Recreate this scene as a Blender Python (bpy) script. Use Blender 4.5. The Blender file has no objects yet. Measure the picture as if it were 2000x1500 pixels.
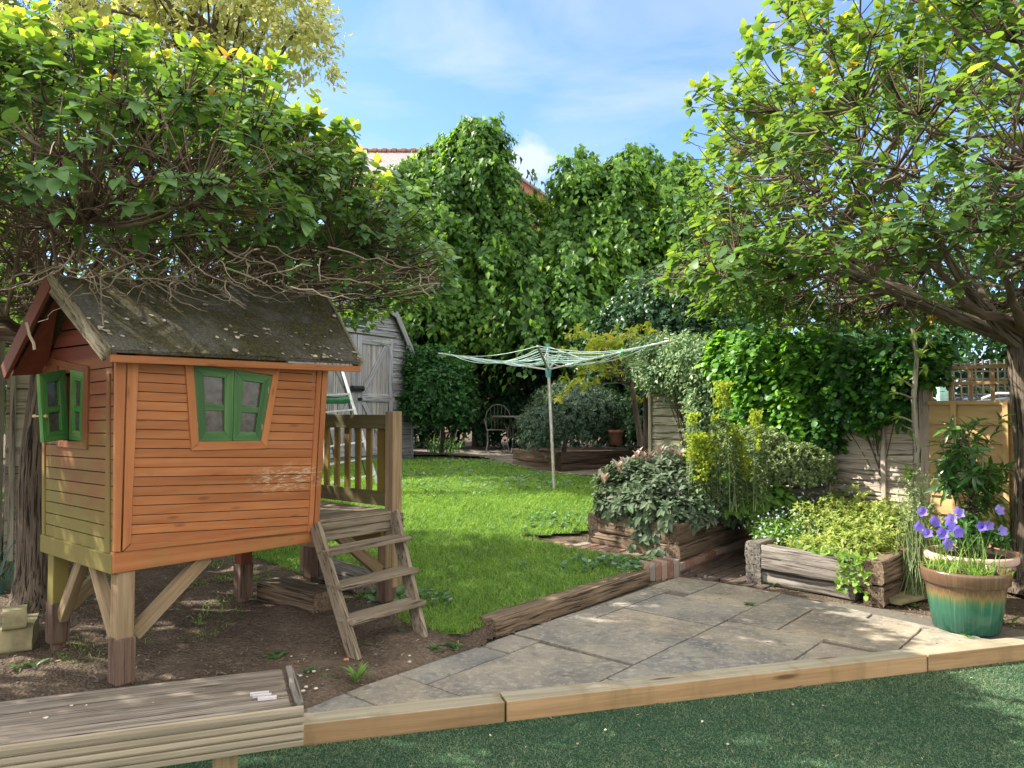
import bpy, math, random
import numpy as np
from mathutils import noise as mnoise, Vector
random.seed(7); RNG = np.random.default_rng(11)
scene = bpy.context.scene
col = scene.collection
# ------------------------------------------------------------------ camera / world / sun
F_PX = 1500.; TH = math.atan(45/1500); CZ = 1.55
cam = bpy.data.cameras.new('camera'); co_ = bpy.data.objects.new('camera', cam); col.objects.link(co_)
cam.sensor_width = 36; cam.lens = 36*F_PX/2000; cam.clip_end = 500; cam.clip_start = .05
co_.location = (0, 0, CZ); co_.rotation_euler = (math.pi/2+TH, 0, 0)
scene.camera = co_
SUN_EL = math.radians(42); SUN_AZ = math.radians(-79)      # azimuth from +Y towards +X
sd = Vector((math.sin(SUN_AZ)*math.cos(SUN_EL), math.cos(SUN_AZ)*math.cos(SUN_EL), math.sin(SUN_EL)))
sl = bpy.data.lights.new('sun', 'SUN'); sl.energy = 5.0; sl.angle = math.radians(.55); sl.color = (1, .93, .80)
so = bpy.data.objects.new('sun', sl); col.objects.link(so); so.rotation_euler = sd.to_track_quat('Z', 'Y').to_euler()
scene.view_settings.view_transform = 'Standard'; scene.view_settings.look = 'None'
scene.view_settings.gamma = 1; scene.view_settings.exposure = 1.3
scene.cycles.max_bounces = 8; scene.cycles.diffuse_bounces = 5; scene.cycles.transmission_bounces = 6
w = bpy.data.worlds.new('World'); scene.world = w; w.use_nodes = True
wn = w.node_tree; wn.nodes.clear()
def WN(t, **k):
    n = wn.nodes.new(t)
    for a, b in k.items(): setattr(n, a, b)
    return n
sky = WN('ShaderNodeTexSky', sky_type='NISHITA', sun_disc=False, sun_elevation=SUN_EL, sun_rotation=SUN_AZ, air_density=1.0, dust_density=.8, ozone_density=2.2)
bg = WN('ShaderNodeBackground'); bg.inputs['Strength'].default_value = .15
out = WN('ShaderNodeOutputWorld'); tc = WN('ShaderNodeTexCoord')
mp = WN('ShaderNodeMapping'); mp.inputs['Scale'].default_value = (1.2, 1.2, 5.0); mp.inputs['Rotation'].default_value = (.25, .2, .4)
nz = WN('ShaderNodeTexNoise'); nz.inputs['Scale'].default_value = 1.9; nz.inputs['Detail'].default_value = 7; nz.inputs['Roughness'].default_value = .55; nz.inputs['Distortion'].default_value = .5
cr = WN('ShaderNodeValToRGB'); cr.color_ramp.elements[0].position = .48; cr.color_ramp.elements[0].color = (0, 0, 0, 1); cr.color_ramp.elements[1].position = .85; cr.color_ramp.elements[1].color = (.8, .8, .8, 1)
# small cumulus near a fixed direction of the sky
cd = Vector((.02, 1, .325)).normalized()
dist = WN('ShaderNodeVectorMath', operation='DISTANCE'); dist.inputs[1].default_value = cd
nz2 = WN('ShaderNodeTexNoise'); nz2.inputs['Scale'].default_value = 22; nz2.inputs['Detail'].default_value = 6
m1 = WN('ShaderNodeMath', operation='MULTIPLY_ADD'); m1.inputs[1].default_value = -11; m1.inputs[2].default_value = .42
m2 = WN('ShaderNodeMath', operation='ADD'); m3 = WN('ShaderNodeMapRange'); m3.inputs[1].default_value = .5; m3.inputs[2].default_value = .72; m3.inputs[4].default_value = .85
mx = WN('ShaderNodeMath', operation='MAXIMUM')
mix = WN('ShaderNodeMix', data_type='RGBA'); mix.inputs[7].default_value = (2.6, 2.85, 3.2, 1)
L_ = wn.links.new
L_(tc.outputs['Generated'], mp.inputs[0]); L_(mp.outputs[0], nz.inputs['Vector']); L_(nz.outputs[0], cr.inputs[0])
L_(tc.outputs['Generated'], dist.inputs[0]); L_(tc.outputs['Generated'], nz2.inputs['Vector']); L_(dist.outputs['Value'], m1.inputs[0])
L_(m1.outputs[0], m2.inputs[0]); L_(nz2.outputs[0], m2.inputs[1]); L_(m2.outputs[0], m3.inputs[0])
L_(cr.outputs[0], mx.inputs[0]); L_(m3.outputs[0], mx.inputs[1]); L_(mx.outputs[0], mix.inputs[0])
tint = WN('ShaderNodeMix', data_type='RGBA', blend_type='MULTIPLY'); tint.inputs[0].default_value = 1; tint.inputs[7].default_value = (.65, .76, .90, 1)
L_(sky.outputs[0], tint.inputs[6]); L_(tint.outputs[2], mix.inputs[6])
# added bright clouds, unseen overhead and behind the camera, filling the shade
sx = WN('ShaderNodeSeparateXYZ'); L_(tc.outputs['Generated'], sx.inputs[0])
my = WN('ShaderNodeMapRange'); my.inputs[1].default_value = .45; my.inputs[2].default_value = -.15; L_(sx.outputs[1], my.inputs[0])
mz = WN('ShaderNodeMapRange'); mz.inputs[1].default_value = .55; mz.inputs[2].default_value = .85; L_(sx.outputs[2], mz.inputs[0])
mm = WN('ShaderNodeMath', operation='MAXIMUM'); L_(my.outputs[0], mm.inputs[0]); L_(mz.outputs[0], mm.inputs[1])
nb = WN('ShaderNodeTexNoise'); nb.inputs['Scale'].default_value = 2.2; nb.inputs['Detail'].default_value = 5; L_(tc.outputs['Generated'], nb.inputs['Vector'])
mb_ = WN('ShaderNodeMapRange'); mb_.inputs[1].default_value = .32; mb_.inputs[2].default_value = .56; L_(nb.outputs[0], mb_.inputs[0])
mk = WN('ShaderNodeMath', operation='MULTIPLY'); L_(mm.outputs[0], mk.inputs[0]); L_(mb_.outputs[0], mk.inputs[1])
fill_clouds = WN('ShaderNodeMix', data_type='RGBA'); fill_clouds.inputs[7].default_value = (8.4, 7.9, 7.2, 1); L_(mk.outputs[0], fill_clouds.inputs[0]); L_(mix.outputs[2], fill_clouds.inputs[6])
L_(fill_clouds.outputs[2], bg.inputs[0]); L_(bg.outputs[0], out.inputs[0])

# ------------------------------------------------------------------ geometry of the place
A = np.array
def ray(px, py):
    u = (px-1000)/F_PX; v = (750-py)/F_PX; c, s = math.cos(TH), math.sin(TH)
    return A([u, c-v*s, s+v*c])
CO = A([0, 0, CZ])
def onz(px, py, z): r = ray(px, py); return CO+r*((z-CZ)/r[2])
def dep(px, py, d): r = ray(px, py); return CO+r*(d/r[1])
def onp(px, py, P, n): r = ray(px, py); return CO+r*(np.dot(A(P)-CO, n)/np.dot(r, n))
HY = [0, 4.5, 5, 7, 8, 10, 12, 15, 30, 80]; HZ = [.10, .13, .16, .2, .27, .45, .55, .66, 1., 1.6]
def hl(y): return np.interp(y, HY, HZ)
def onh(px, py, dz=0):
    z = .3
    for _ in range(30): p = onz(px, py, z); z = float(hl(p[1]))+dz
    return A([p[0], p[1], z])
def unit(v): v = np.asarray(v, float); return v/(np.linalg.norm(v)+1e-12)
def inpoly(x, y, P):
    ins = np.zeros(np.shape(x), bool); n = len(P)
    for i in range(n):
        x0, y0 = P[i][:2]; x1, y1 = P[(i+1) % n][:2]
        c = ((y0 > y) != (y1 > y)) & (x < (x1-x0)*(y-y0)/((y1-y0) if y1 != y0 else 1e-9)+x0)
        ins ^= c
    return ins
def clip(poly, P):   # convex clip, P counter-clockwise, 2-D
    for i in range(len(P)):
        a = A(P[i][:2], float); b = A(P[(i+1) % len(P)][:2], float); e = b-a
        o = []
        for j in range(len(poly)):
            p = A(poly[j], float); q = A(poly[(j+1) % len(poly)], float)
            sp = e[0]*(p-a)[1]-e[1]*(p-a)[0]; sq = e[0]*(q-a)[1]-e[1]*(q-a)[0]
            if sp >= 0: o.append(p)
            if sp*sq < 0: o.append(p+(q-p)*sp/(sp-sq))
        poly = o
        if len(poly) < 3: return []
    return poly
_seed = [0]
def nxt(): _seed[0] += 1; return _seed[0]

# ------------------------------------------------------------------ mesh builder
class MB:
    def __init__(s): s.v = []; s.f = {}; s.r = []; s.g = []; s.n = 0
    def add(s, v, faces, rnd=None, gc=None):
        v = np.asarray(v, float).reshape(-1, 3); k = len(v)
        if rnd is None: rnd = random.random()
        rnd = np.broadcast_to(np.asarray(rnd, float), (k,))
        if gc is None: gc = v
        s.v.append(v); s.r.append(rnd); s.g.append(gc)
        if isinstance(faces, np.ndarray): s.f.setdefault(faces.shape[1], []).append(faces+s.n)
        else:
            d = {}
            for f in faces: d.setdefault(len(f), []).append(f)
            for q, fs in d.items(): s.f.setdefault(q, []).append(np.array(fs)+s.n)
        s.n += k
    def frame(s, v, g, h, k, off=None):
        v = np.asarray(v, float)
        if off is None: off = A([random.random()*50, random.random()*50, random.random()*50])
        return np.stack([v@g, v@h, v@k], 1)+off
    def box(s, o, ex, ey, ez, rnd=None):
        o, ex, ey, ez = map(lambda q: np.asarray(q, float), (o, ex, ey, ez))
        if np.dot(np.cross(ex, ey), ez) < 0: o = o+ez; ez = -ez
        v = A([o, o+ex, o+ex+ey, o+ey, o+ez, o+ex+ez, o+ex+ey+ez, o+ey+ez])
        L = sorted([ex, ey, ez], key=lambda q: -np.linalg.norm(q))
        s.add(v, [(0, 3, 2, 1), (4, 5, 6, 7), (0, 1, 5, 4), (1, 2, 6, 5), (2, 3, 7, 6), (3, 0, 4, 7)], rnd, s.frame(v, unit(L[0]), unit(L[1]), unit(L[2])))
    def beam(s, p0, p1, w, h, up=(0, 0, 1), rnd=None):
        p0 = A(p0, float); p1 = A(p1, float); d = p1-p0
        sx = np.cross(d, up)
        if np.linalg.norm(sx) < 1e-6: sx = np.cross(d, (0, 1, 0))
        sx = unit(sx); u = unit(np.cross(sx, d))
        s.box(p0-sx*w/2-u*h/2, d, sx*w, u*h, rnd)
    def prism(s, poly, ext, rnd=None, g=None):
        P = np.asarray(poly, float); n = len(P); ext = np.asarray(ext, float)
        nn = np.zeros(3)
        for i in range(n): nn += np.cross(P[i], P[(i+1) % n])
        if np.dot(nn, ext) < 0: P = P[::-1]
        v = np.vstack([P, P+ext]); f = [tuple(range(n))[::-1], tuple(range(n, 2*n))]
        f += [(i, (i+1) % n, n+(i+1) % n, n+i) for i in range(n)]
        if g is None: g = unit(max([P[(i+1) % n]-P[i] for i in range(n)], key=np.linalg.norm))
        k = unit(ext); h = unit(np.cross(k, g)); s.add(v, f, rnd, s.frame(v, g, h, k))
    def tube(s, pts, rad, n=8, rnd=None, cap=True, lump=0):
        P = np.asarray(pts, float); m = len(P)
        R = np.broadcast_to(np.asarray(rad, float), (m,))
        T = np.gradient(P, axis=0); T /= (np.linalg.norm(T, axis=1)[:, None]+1e-9)
        u = np.cross(T[0], (0, 0, 1.)) if abs(T[0][2]) < .9 else np.cross(T[0], (1., 0, 0)); u = unit(u)
        a = np.arange(n)*2*math.pi/n; L = 0; V = []; G = []; off = A([random.random()*50 for _ in range(3)])
        for i in range(m):
            u = unit(u-T[i]*np.dot(u, T[i])); w_ = np.cross(T[i], u)
            rr = R[i]*(1+(lump*(RNG.random(n)-.5) if lump else 0))
            ring = P[i]+(np.cos(a)*rr)[:, None]*u+(np.sin(a)*rr)[:, None]*w_
            if i: L += np.linalg.norm(P[i]-P[i-1])
            V.append(ring); G.append(np.stack([np.full(n, L), np.cos(a)*R[i], np.sin(a)*R[i]], 1)+off)
        i = np.arange(m-1)[:, None]*n; j = np.arange(n)[None]; j2 = (j+1) % n
        q = np.stack([i+j, i+j2, i+n+j2, i+n+j], -1).reshape(-1, 4)
        s.add(np.vstack(V), q, rnd, np.vstack(G))
        if cap and n > 3:
            s.add(V[0][::-1], [tuple(range(n))], rnd, G[0]); s.add(V[-1], [tuple(range(n))], rnd, G[-1])
    def lathe(s, c, prof, n=32, rnd=None, wob=0):
        a = np.arange(n)*2*math.pi/n; m = len(prof); c = A(c, float); V = []
        for r, z in prof: V.append(c+np.stack([r*np.cos(a), r*np.sin(a), np.full(n, z)], 1))
        i = np.arange(m-1)[:, None]*n; j = np.arange(n)[None]; j2 = (j+1) % n
        s.add(np.vstack(V), np.stack([i+j, i+j2, i+n+j2, i+n+j], -1).reshape(-1, 4), rnd, np.vstack(V)-c)
    def sleeper(s, p0, p1, w, h, rough=.012, seg=.05, z0=None):
        """old railway sleeper, p0-p1 on the centre line of the underside"""
        p0 = A(p0, float); p1 = A(p1, float); d = p1-p0; L = np.linalg.norm(d); g = d/L; sx = unit(np.cross(g, (0, 0, 1))); up = np.cross(sx, g)
        m = max(4, int(L/seg)); c = .012
        sec = []
        for (x0, z_0, x1, z_1) in ((-w/2+c, 0, w/2-c, 0), (w/2, c, w/2, h-c), (w/2-c, h, -w/2+c, h), (-w/2, h-c, -w/2, c)):
            for t in np.linspace(0, 1, 6): sec.append((x0+(x1-x0)*t, z_0+(z_1-z_0)*t))
        sec = A(sec); n = len(sec); sd_ = nxt()*7.3; V = []; G = []; off = A([random.random()*50 for _ in range(3)])
        for i in range(m+1):
            t = i/m*L; ring = []
            for (x, z) in sec:
                k = mnoise.noise((t*2.2+sd_, x*22, z*22))*rough+mnoise.noise((t*9+sd_, x*60, z*60))*rough*.5
                q = unit((x, z-h/2)); ring.append(p0+g*(t+(mnoise.noise((x*14, z*14, sd_+i))*.006 if i in (0, m) else 0))+sx*(x+q[0]*k)+up*(z+q[1]*k))
                G.append((t, x, z))
            V += ring
        i = np.arange(m)[:, None]*n; j = np.arange(n)[None]; j2 = (j+1) % n
        q = np.stack([i+j, i+n+j, i+n+j2, i+j2], -1).reshape(-1, 4); rn = random.random()
        V = A(V); G = A(G)+off; s.add(V, q, rn, G)
        s.add(V[:n], [tuple(range(n))], rn, G[:n]); s.add(V[-n:][::-1], [tuple(range(n))], rn, G[-n:][::-1])
    def build(s, name, mat, parent=None, smooth=False, bevel=0):
        me = bpy.data.meshes.new(name)
        if s.n:
            V = np.vstack(s.v); R = np.concatenate(s.r); G = np.vstack(s.g)
            loc = A(parent_loc(parent)) if parent is not None else A([0, 0, 0.])
            V = V-loc
            me.vertices.add(len(V)); me.vertices.foreach_set('co', V.astype(np.float32).ravel())
            li = []; ls = []; c = 0
            for k, fs in s.f.items():
                F = np.vstack(fs); li.append(F.ravel()); ls.append(c+np.arange(len(F))*k); c += F.size
            li = np.concatenate(li); ls = np.concatenate(ls)
            me.loops.add(len(li)); me.loops.foreach_set('vertex_index', li.astype(np.int32))
            me.polygons.add(len(ls)); me.polygons.foreach_set('loop_start', ls.astype(np.int32))
            me.update(calc_edges=True); me.validate()
            me.polygons.foreach_set('use_smooth', np.full(len(me.polygons), smooth))
            a = me.attributes.new('rnd', 'FLOAT', 'POINT'); a.data.foreach_set('value', R.astype(np.float32))
            b = me.attributes.new('gc', 'FLOAT_VECTOR', 'POINT'); b.data.foreach_set('vector', G.astype(np.float32).ravel())
        o = bpy.data.objects.new(name, me); col.objects.link(o)
        if mat: me.materials.append(mat)
        if parent is not None: o.parent = parent
        if bevel:
            m = o.modifiers.new('bevel', 'BEVEL'); m.width = bevel; m.segments = 2; m.limit_method = 'ANGLE'
        return o
def parent_loc(p):
    l = Vector((0, 0, 0))
    while p is not None: l += p.location; p = p.parent
    return l
def tag(o, label=None, cat=None, group=None, kind=None):
    if label: o['label'] = label
    if cat: o['category'] = cat
    if group: o['group'] = group
    if kind: o['kind'] = kind
    return o
def thing(name, label, cat, loc, group=None):
    o = bpy.data.objects.new(name, None); o.empty_display_size = .1; col.objects.link(o); o.location = [float(q) for q in loc]
    return tag(o, label, cat, group)
def copy_tree(o, parent=None):
    c = o.copy(); col.objects.link(c)
    if parent is not None: c.parent = parent
    for ch in [q for q in bpy.data.objects if q.parent == o]: copy_tree(ch, c)
    return c

# ------------------------------------------------------------------ materials
class NT:
    def __init__(s, name):
        s.m = bpy.data.materials.new(name); s.m.use_nodes = True; s.t = s.m.node_tree; s.t.nodes.clear()
        s.o = s.n('ShaderNodeOutputMaterial')
    def n(s, t, **k):
        x = s.t.nodes.new(t)
        for a, b in k.items(): setattr(x, a, b)
        return x
    def l(s, a, b): s.t.links.new(a, b)
    def val(s, i, v):
        if hasattr(v, 'default_value') or isinstance(v, bpy.types.NodeSocket): s.l(v, i)
        else: i.default_value = v
    def attr(s, name): return s.n('ShaderNodeAttribute', attribute_name=name)
    def mapping(s, v, sc, loc=(0, 0, 0)):
        x = s.n('ShaderNodeMapping'); s.l(v, x.inputs[0]); x.inputs['Scale'].default_value = sc; x.inputs['Location'].default_value = loc; return x.outputs[0]
    def noise(s, v, sc, det=6, ro=.6, dist=0):
        x = s.n('ShaderNodeTexNoise'); s.l(v, x.inputs['Vector']); x.inputs['Scale'].default_value = sc; x.inputs['Detail'].default_value = det
        x.inputs['Roughness'].default_value = ro; x.inputs['Distortion'].default_value = dist; return x.outputs[0]
    def vor(s, v, sc, feat='F1', out='Distance'):
        x = s.n('ShaderNodeTexVoronoi', feature=feat); s.l(v, x.inputs['Vector']); x.inputs['Scale'].default_value = sc; return x.outputs[out]
    def ramp(s, f, els):
        x = s.n('ShaderNodeValToRGB'); s.l(f, x.inputs[0]); e = x.color_ramp.elements
        while len(e) < len(els): e.new(.5)
        for q, (p, c) in zip(e, els): q.position = p; q.color = (*c, 1) if len(c) == 3 else c
        return x.outputs[0]
    def mix(s, f, a, b, mode='MIX'):
        x = s.n('ShaderNodeMix', data_type='RGBA', blend_type=mode)
        s.val(x.inputs[0], f)
        for i, v in ((6, a), (7, b)):
            if isinstance(v, tuple): x.inputs[i].default_value = (*v, 1)
            else: s.l(v, x.inputs[i])
        return x.outputs[2]
    def math(s, op, a, b=0, c=0, clamp=False):
        x = s.n('ShaderNodeMath', operation=op, use_clamp=clamp); s.val(x.inputs[0], a); s.val(x.inputs[1], b); s.val(x.inputs[2], c); return x.outputs[0]
    def mr(s, v, a, b, c=0, d=1):
        x = s.n('ShaderNodeMapRange'); s.val(x.inputs[0], v)
        for i, q in enumerate((a, b, c, d)): x.inputs[i+1].default_value = q
        return x.outputs[0]
    def bump(s, h, st=.5, di=.01):
        x = s.n('ShaderNodeBump'); s.l(h, x.inputs['Height']); x.inputs['Strength'].default_value = st; x.inputs['Distance'].default_value = di; return x.outputs[0]
    def pos(s): return s.n('ShaderNodeNewGeometry').outputs['Position']
    def normz(s):
        x = s.n('ShaderNodeSeparateXYZ'); s.l(s.n('ShaderNodeNewGeometry').outputs['True Normal'], x.inputs[0]); return x.outputs[2]
    def xyz(s, v, i): x = s.n('ShaderNodeSeparateXYZ'); s.l(v, x.inputs[0]); return x.outputs[i]
    def princ(s, color, rough=.7, bump=None, metal=0, spec=.3, **kw):
        x = s.n('ShaderNodeBsdfPrincipled'); s.val(x.inputs['Base Color'], (*color, 1) if isinstance(color, tuple) else color)
        s.val(x.inputs['Roughness'], rough); x.inputs['Metallic'].default_value = metal; x.inputs['Specular IOR Level'].default_value = spec
        for k, v in kw.items(): s.val(x.inputs[k.replace('_', ' ')], v)
        if bump is not None: s.l(bump, x.inputs['Normal'])
        return x.outputs[0]
    def done(s, sh): s.l(sh, s.o.inputs[0]); return s.m

def wood(name, dark, mid, light, al=1.6, ac=26, bump=.35, rough=.8, var=.35, crack=0, stain=None, top=None, spec=.2):
    t = NT(name); g = t.attr('gc').outputs['Vector']; r = t.attr('rnd').outputs['Fac']
    n1 = t.noise(t.mapping(g, (al, ac, ac)), 1, 8, .65, .6)
    c = t.ramp(n1, [(.3, dark), (.5, mid), (.72, light)])
    n2 = t.noise(t.mapping(g, (al*.6, ac*.12, ac*.12)), 1.6, 4, .6)
    c = t.mix(t.mr(n2, .35, .7, 0, .55), c, dark)
    c = t.mix(1, c, t.ramp(r, [(0, (1-var,)*3), (1, (1+var*.4,)*3)]), 'MULTIPLY')
    h = n1
    if crack:
        n3 = t.noise(t.mapping(g, (al*.9, ac*1.7, ac*1.7)), 1, 5, .7, .8)
        ck = t.mr(n3, .37, .47, 0, 1)
        c = t.mix(ck, tuple(q*.25 for q in dark), c); h = t.math('ADD', t.math('MULTIPLY', n1, .4), t.math('MULTIPLY', ck, crack))
    if top: c = t.mix(t.mr(t.normz(), .5, .8, 0, top[1]), c, t.ramp(n1, [(.3, tuple(q*.6 for q in top[0])), (.7, top[0])]))
    if stain: c = stain(t, c, g)
    return t.done(t.princ(c, rough, t.bump(h, bump, .012), spec=spec))
def algae(lo, hi, color, amt=.85, sc=3.2, th=.5):
    def f(t, c, g):
        z = t.xyz(t.pos(), 2); n = t.noise(t.pos(), sc, 5, .6)
        k = t.math('MULTIPLY', t.mr(z, hi, lo, 0, 1), 1); k = t.mr(t.math('ADD', t.math('MULTIPLY', n, .9), t.math('MULTIPLY', k, .55)), th, th+.3, 0, amt)
        return t.mix(k, c, color)
    return f
def scuff(t, c, g):
    c = algae(.6, 1.05, (.20, .15, .045), .6, 2.6, .78)(t, c, g)
    c = t.mix(t.mr(t.vor(t.mapping(g, (3.4, 12, 12)), 1), .16, .07, 0, .75), c, (.16, .05, .02)); c = t.mix(t.mr(t.noise(t.mapping(g, (14, 1.5, 1.5)), 1, 4, .7), .55, .75, 0, .3), c, (.24, .12, .05))
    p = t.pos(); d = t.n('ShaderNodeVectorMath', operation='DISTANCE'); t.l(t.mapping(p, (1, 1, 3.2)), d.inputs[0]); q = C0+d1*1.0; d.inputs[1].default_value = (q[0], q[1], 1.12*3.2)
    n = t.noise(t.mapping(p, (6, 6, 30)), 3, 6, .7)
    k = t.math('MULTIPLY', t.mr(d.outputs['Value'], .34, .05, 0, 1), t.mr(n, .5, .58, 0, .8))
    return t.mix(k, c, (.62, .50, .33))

def knots(t, c, g):
    c = t.mix(t.mr(t.noise(t.mapping(g, (5, 2, 2)), 1, 4, .6), .52, .70, 0, .6), c, (.17, .13, .06))
    c = t.mix(t.mr(t.noise(t.mapping(g, (2.2, 160, 160)), 1, 3, .6), .45, .7, 0, .3), c, (.16, .10, .05))
    v = t.vor(t.mapping(g, (1.7, 9, 9)), 1); return t.mix(t.mr(v, .17, .07, 0, .85), c, (.09, .045, .02))
def leafmat(name, cols, trans=.38, rough=.42, tcol=None, spec=.28, hue=1.0):
    """cols: ramp over the per-leaf value"""
    t = NT(name); r = t.attr('rnd').outputs['Fac']; n = t.noise(t.pos(), 9, 3)
    c = t.ramp(r, cols); c = t.mix(t.mr(n, .3, .7, 0, .35), c, t.mix(1, c, (.72, .80, .7), 'MULTIPLY'))
    d = t.princ(c, rough, spec=spec)
    tr = t.n('ShaderNodeBsdfTranslucent'); tcx = t.mix(1, c, tcol or (1.9, 1.7, .55), 'MULTIPLY'); t.l(tcx, tr.inputs[0])
    m = t.n('ShaderNodeMixShader'); m.inputs[0].default_value = trans; t.l(d, m.inputs[1]); t.l(tr.outputs[0], m.inputs[2])
    return t.done(m.outputs[0])
def plain(name, c, rough=.6, metal=0, spec=.4, nsc=12, var=.25, bump=.1):
    t = NT(name); n = t.noise(t.pos(), nsc, 6, .6); r = t.attr('rnd').outputs['Fac']
    cc = t.mix(t.mr(n, .3, .7, 0, 1), tuple(q*(1-var) for q in c), tuple(min(1, q*(1+var)) for q in c))
    cc = t.mix(1, cc, t.ramp(r, [(0, (1-var*.6,)*3), (1, (1,)*3)]), 'MULTIPLY')
    return t.done(t.princ(cc, rough, t.bump(n, bump, .01), metal, spec))
C0 = onz(227, 1345, .12); ang = math.radians(40)
d1 = A([math.sin(ang), math.cos(ang), 0]); n1_ = A([math.cos(ang), -math.sin(ang), 0])

M = {}
M['orange'] = wood('orange_stain', (.25, .085, .03), (.385, .142, .048), (.45, .195, .078), 1.2, 16, .15, .6, .16, stain=scuff, spec=.3)
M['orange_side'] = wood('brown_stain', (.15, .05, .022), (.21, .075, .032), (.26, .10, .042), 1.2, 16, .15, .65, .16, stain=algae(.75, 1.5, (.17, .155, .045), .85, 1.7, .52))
M['redbrown'] = wood('red_brown_stain', (.12, .035, .02), (.19, .05, .03), (.24, .07, .04), 1.2, 16, .15, .6, .15)
M['legwood'] = wood('weathered_leg_wood', (.15, .095, .055), (.28, .20, .12), (.38, .30, .20), 1.8, 36, .4, .85, .2, stain=algae(.0, .9, (.17, .15, .05), .6, 3, .72))
M['footwood'] = wood('stained_foot_wood', (.09, .055, .04), (.16, .105, .08), (.26, .20, .16), 1.5, 24, .4, .85, .2, .3)
M['deck'] = wood('deck_wood', (.13, .10, .072), (.25, .205, .15), (.36, .31, .24), 1.8, 36, .5, .85, .15, .5)
M['rail'] = wood('olive_rail', (.10, .085, .04), (.155, .13, .06), (.20, .165, .08), 1.2, 18, .2, .75, .1)
M['slat'] = wood('slat_wood', (.15, .10, .03), (.25, .17, .05), (.36, .20, .07), 1.2, 18, .2, .75, .3, stain=algae(.95, 1.5, (.21, .16, .035), .9, 1.2, .66))
M['green'] = wood('green_paint', (.03, .085, .028), (.055, .15, .045), (.15, .24, .09), 1.5, 26, .3, .55, .2, spec=.35)
M['greenedge'] = wood('worn_green_paint', (.03, .12, .03), (.06, .2, .05), (.22, .25, .10), 1.5, 24, .3, .55, .2)
M['sleeper'] = wood('old_sleeper', (.10, .068, .045), (.20, .145, .10), (.31, .245, .18), 2.2, 40, .8, .9, .25, .6)
M['sleeper_gray'] = wood('grey_sleeper', (.10, .087, .074), (.22, .195, .17), (.35, .32, .285), 2.2, 40, .8, .9, .25, .6)
M['sleeper_dark'] = wood('dark_sleeper', (.04, .028, .02), (.10, .07, .05), (.17, .13, .095), 2.2, 40, .9, .9, .25, 1.0)
M['newwood'] = wood('new_edging_timber', (.24, .15, .075), (.36, .235, .12), (.45, .31, .175), 1.1, 22, .25, .75, .12, stain=knots, top=((.40, .37, .28), .95))
M['bench'] = wood('bench_timber', (.13, .105, .08), (.24, .205, .165), (.38, .35, .305), 2.2, 60, .6, .85, .3, .35)
M['benchface'] = wood('bench_decking', (.22, .185, .13), (.31, .265, .19), (.40, .35, .265), 2.5, 60, .25, .85, .3)
M['shed'] = wood('silvered_shed_board', (.21, .22, .24), (.38, .39, .425), (.52, .53, .57), 1.3, 22, .5, .85, .22, .3)
M['sheddoor'] = wood('shed_door_board', (.22, .215, .215), (.39, .38, .38), (.51, .50, .50), 1.3, 22, .5, .85, .22, .3)
M['waney'] = wood('waney_fence', (.30, .25, .20), (.50, .43, .36), (.62, .55, .47), 1.2, 20, .5, .85, .25, .25)
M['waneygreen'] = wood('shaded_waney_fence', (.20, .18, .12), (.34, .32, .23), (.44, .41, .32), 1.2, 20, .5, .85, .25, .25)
M['yellow'] = wood('new_fence_board', (.38, .25, .11), (.53, .36, .17), (.61, .44, .23), 1.1, 16, .25, .75, .18)
M['trellis'] = wood('trellis_wood', (.26, .16, .08), (.42, .27, .14), (.50, .35, .20), 1.2, 20, .25, .75, .18)
M['leftfence'] = wood('pale_old_fence', (.27, .235, .18), (.43, .38, .30), (.53, .48, .39), .9, 12, .5, .85, .2, .2)
M['barge'] = wood('lichen_bargeboard', (.15, .12, .08), (.33, .28, .19), (.55, .50, .38), 3.5, 24, .6, .9, .2, .3)
M['bark'] = wood('bark', (.06, .045, .034), (.16, .125, .095), (.28, .23, .175), 3.0, 40, 1.0, .95, .2, .9)
M['bark_pale'] = wood('pale_bark', (.20, .18, .13), (.38, .35, .27), (.5, .47, .38), 3.0, 18, .6, .9, .2, .3)
M['twig'] = wood('twig_bark', (.08, .055, .04), (.17, .12, .09), (.27, .21, .16), 4, 60, .3, .85, .5)
M['twig_l'] = wood('brown_twig_bark', (.09, .06, .045), (.19, .13, .095), (.30, .22, .16), 4, 60, .3, .85, .5)
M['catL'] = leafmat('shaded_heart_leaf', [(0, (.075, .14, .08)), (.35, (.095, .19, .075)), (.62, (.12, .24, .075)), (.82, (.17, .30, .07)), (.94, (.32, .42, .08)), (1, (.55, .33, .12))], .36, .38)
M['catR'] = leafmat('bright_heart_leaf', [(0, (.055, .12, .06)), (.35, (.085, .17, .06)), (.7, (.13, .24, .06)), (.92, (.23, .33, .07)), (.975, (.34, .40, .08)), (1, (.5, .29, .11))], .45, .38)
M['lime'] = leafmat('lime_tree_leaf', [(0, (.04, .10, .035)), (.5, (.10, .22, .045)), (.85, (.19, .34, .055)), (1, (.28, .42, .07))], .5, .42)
M['dark'] = leafmat('dark_hedge_leaf', [(0, (.016, .05, .024)), (.6, (.035, .09, .038)), (1, (.06, .14, .05))], .2, .35)
M['grey'] = leafmat('grey_green_leaf', [(0, (.035, .075, .05)), (.6, (.07, .12, .08)), (1, (.13, .19, .13))], .2, .5)
M['gold'] = leafmat('golden_leaf', [(0, (.36, .40, .16)), (.5, (.52, .54, .27)), (1, (.70, .68, .42))], .5, .5, (1.3, 1.25, .7))
M['pale'] = leafmat('pale_variegated_leaf', [(0, (.08, .16, .07)), (.5, (.20, .30, .15)), (1, (.46, .54, .36))], .35, .45, (1.4, 1.4, .8))
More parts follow.
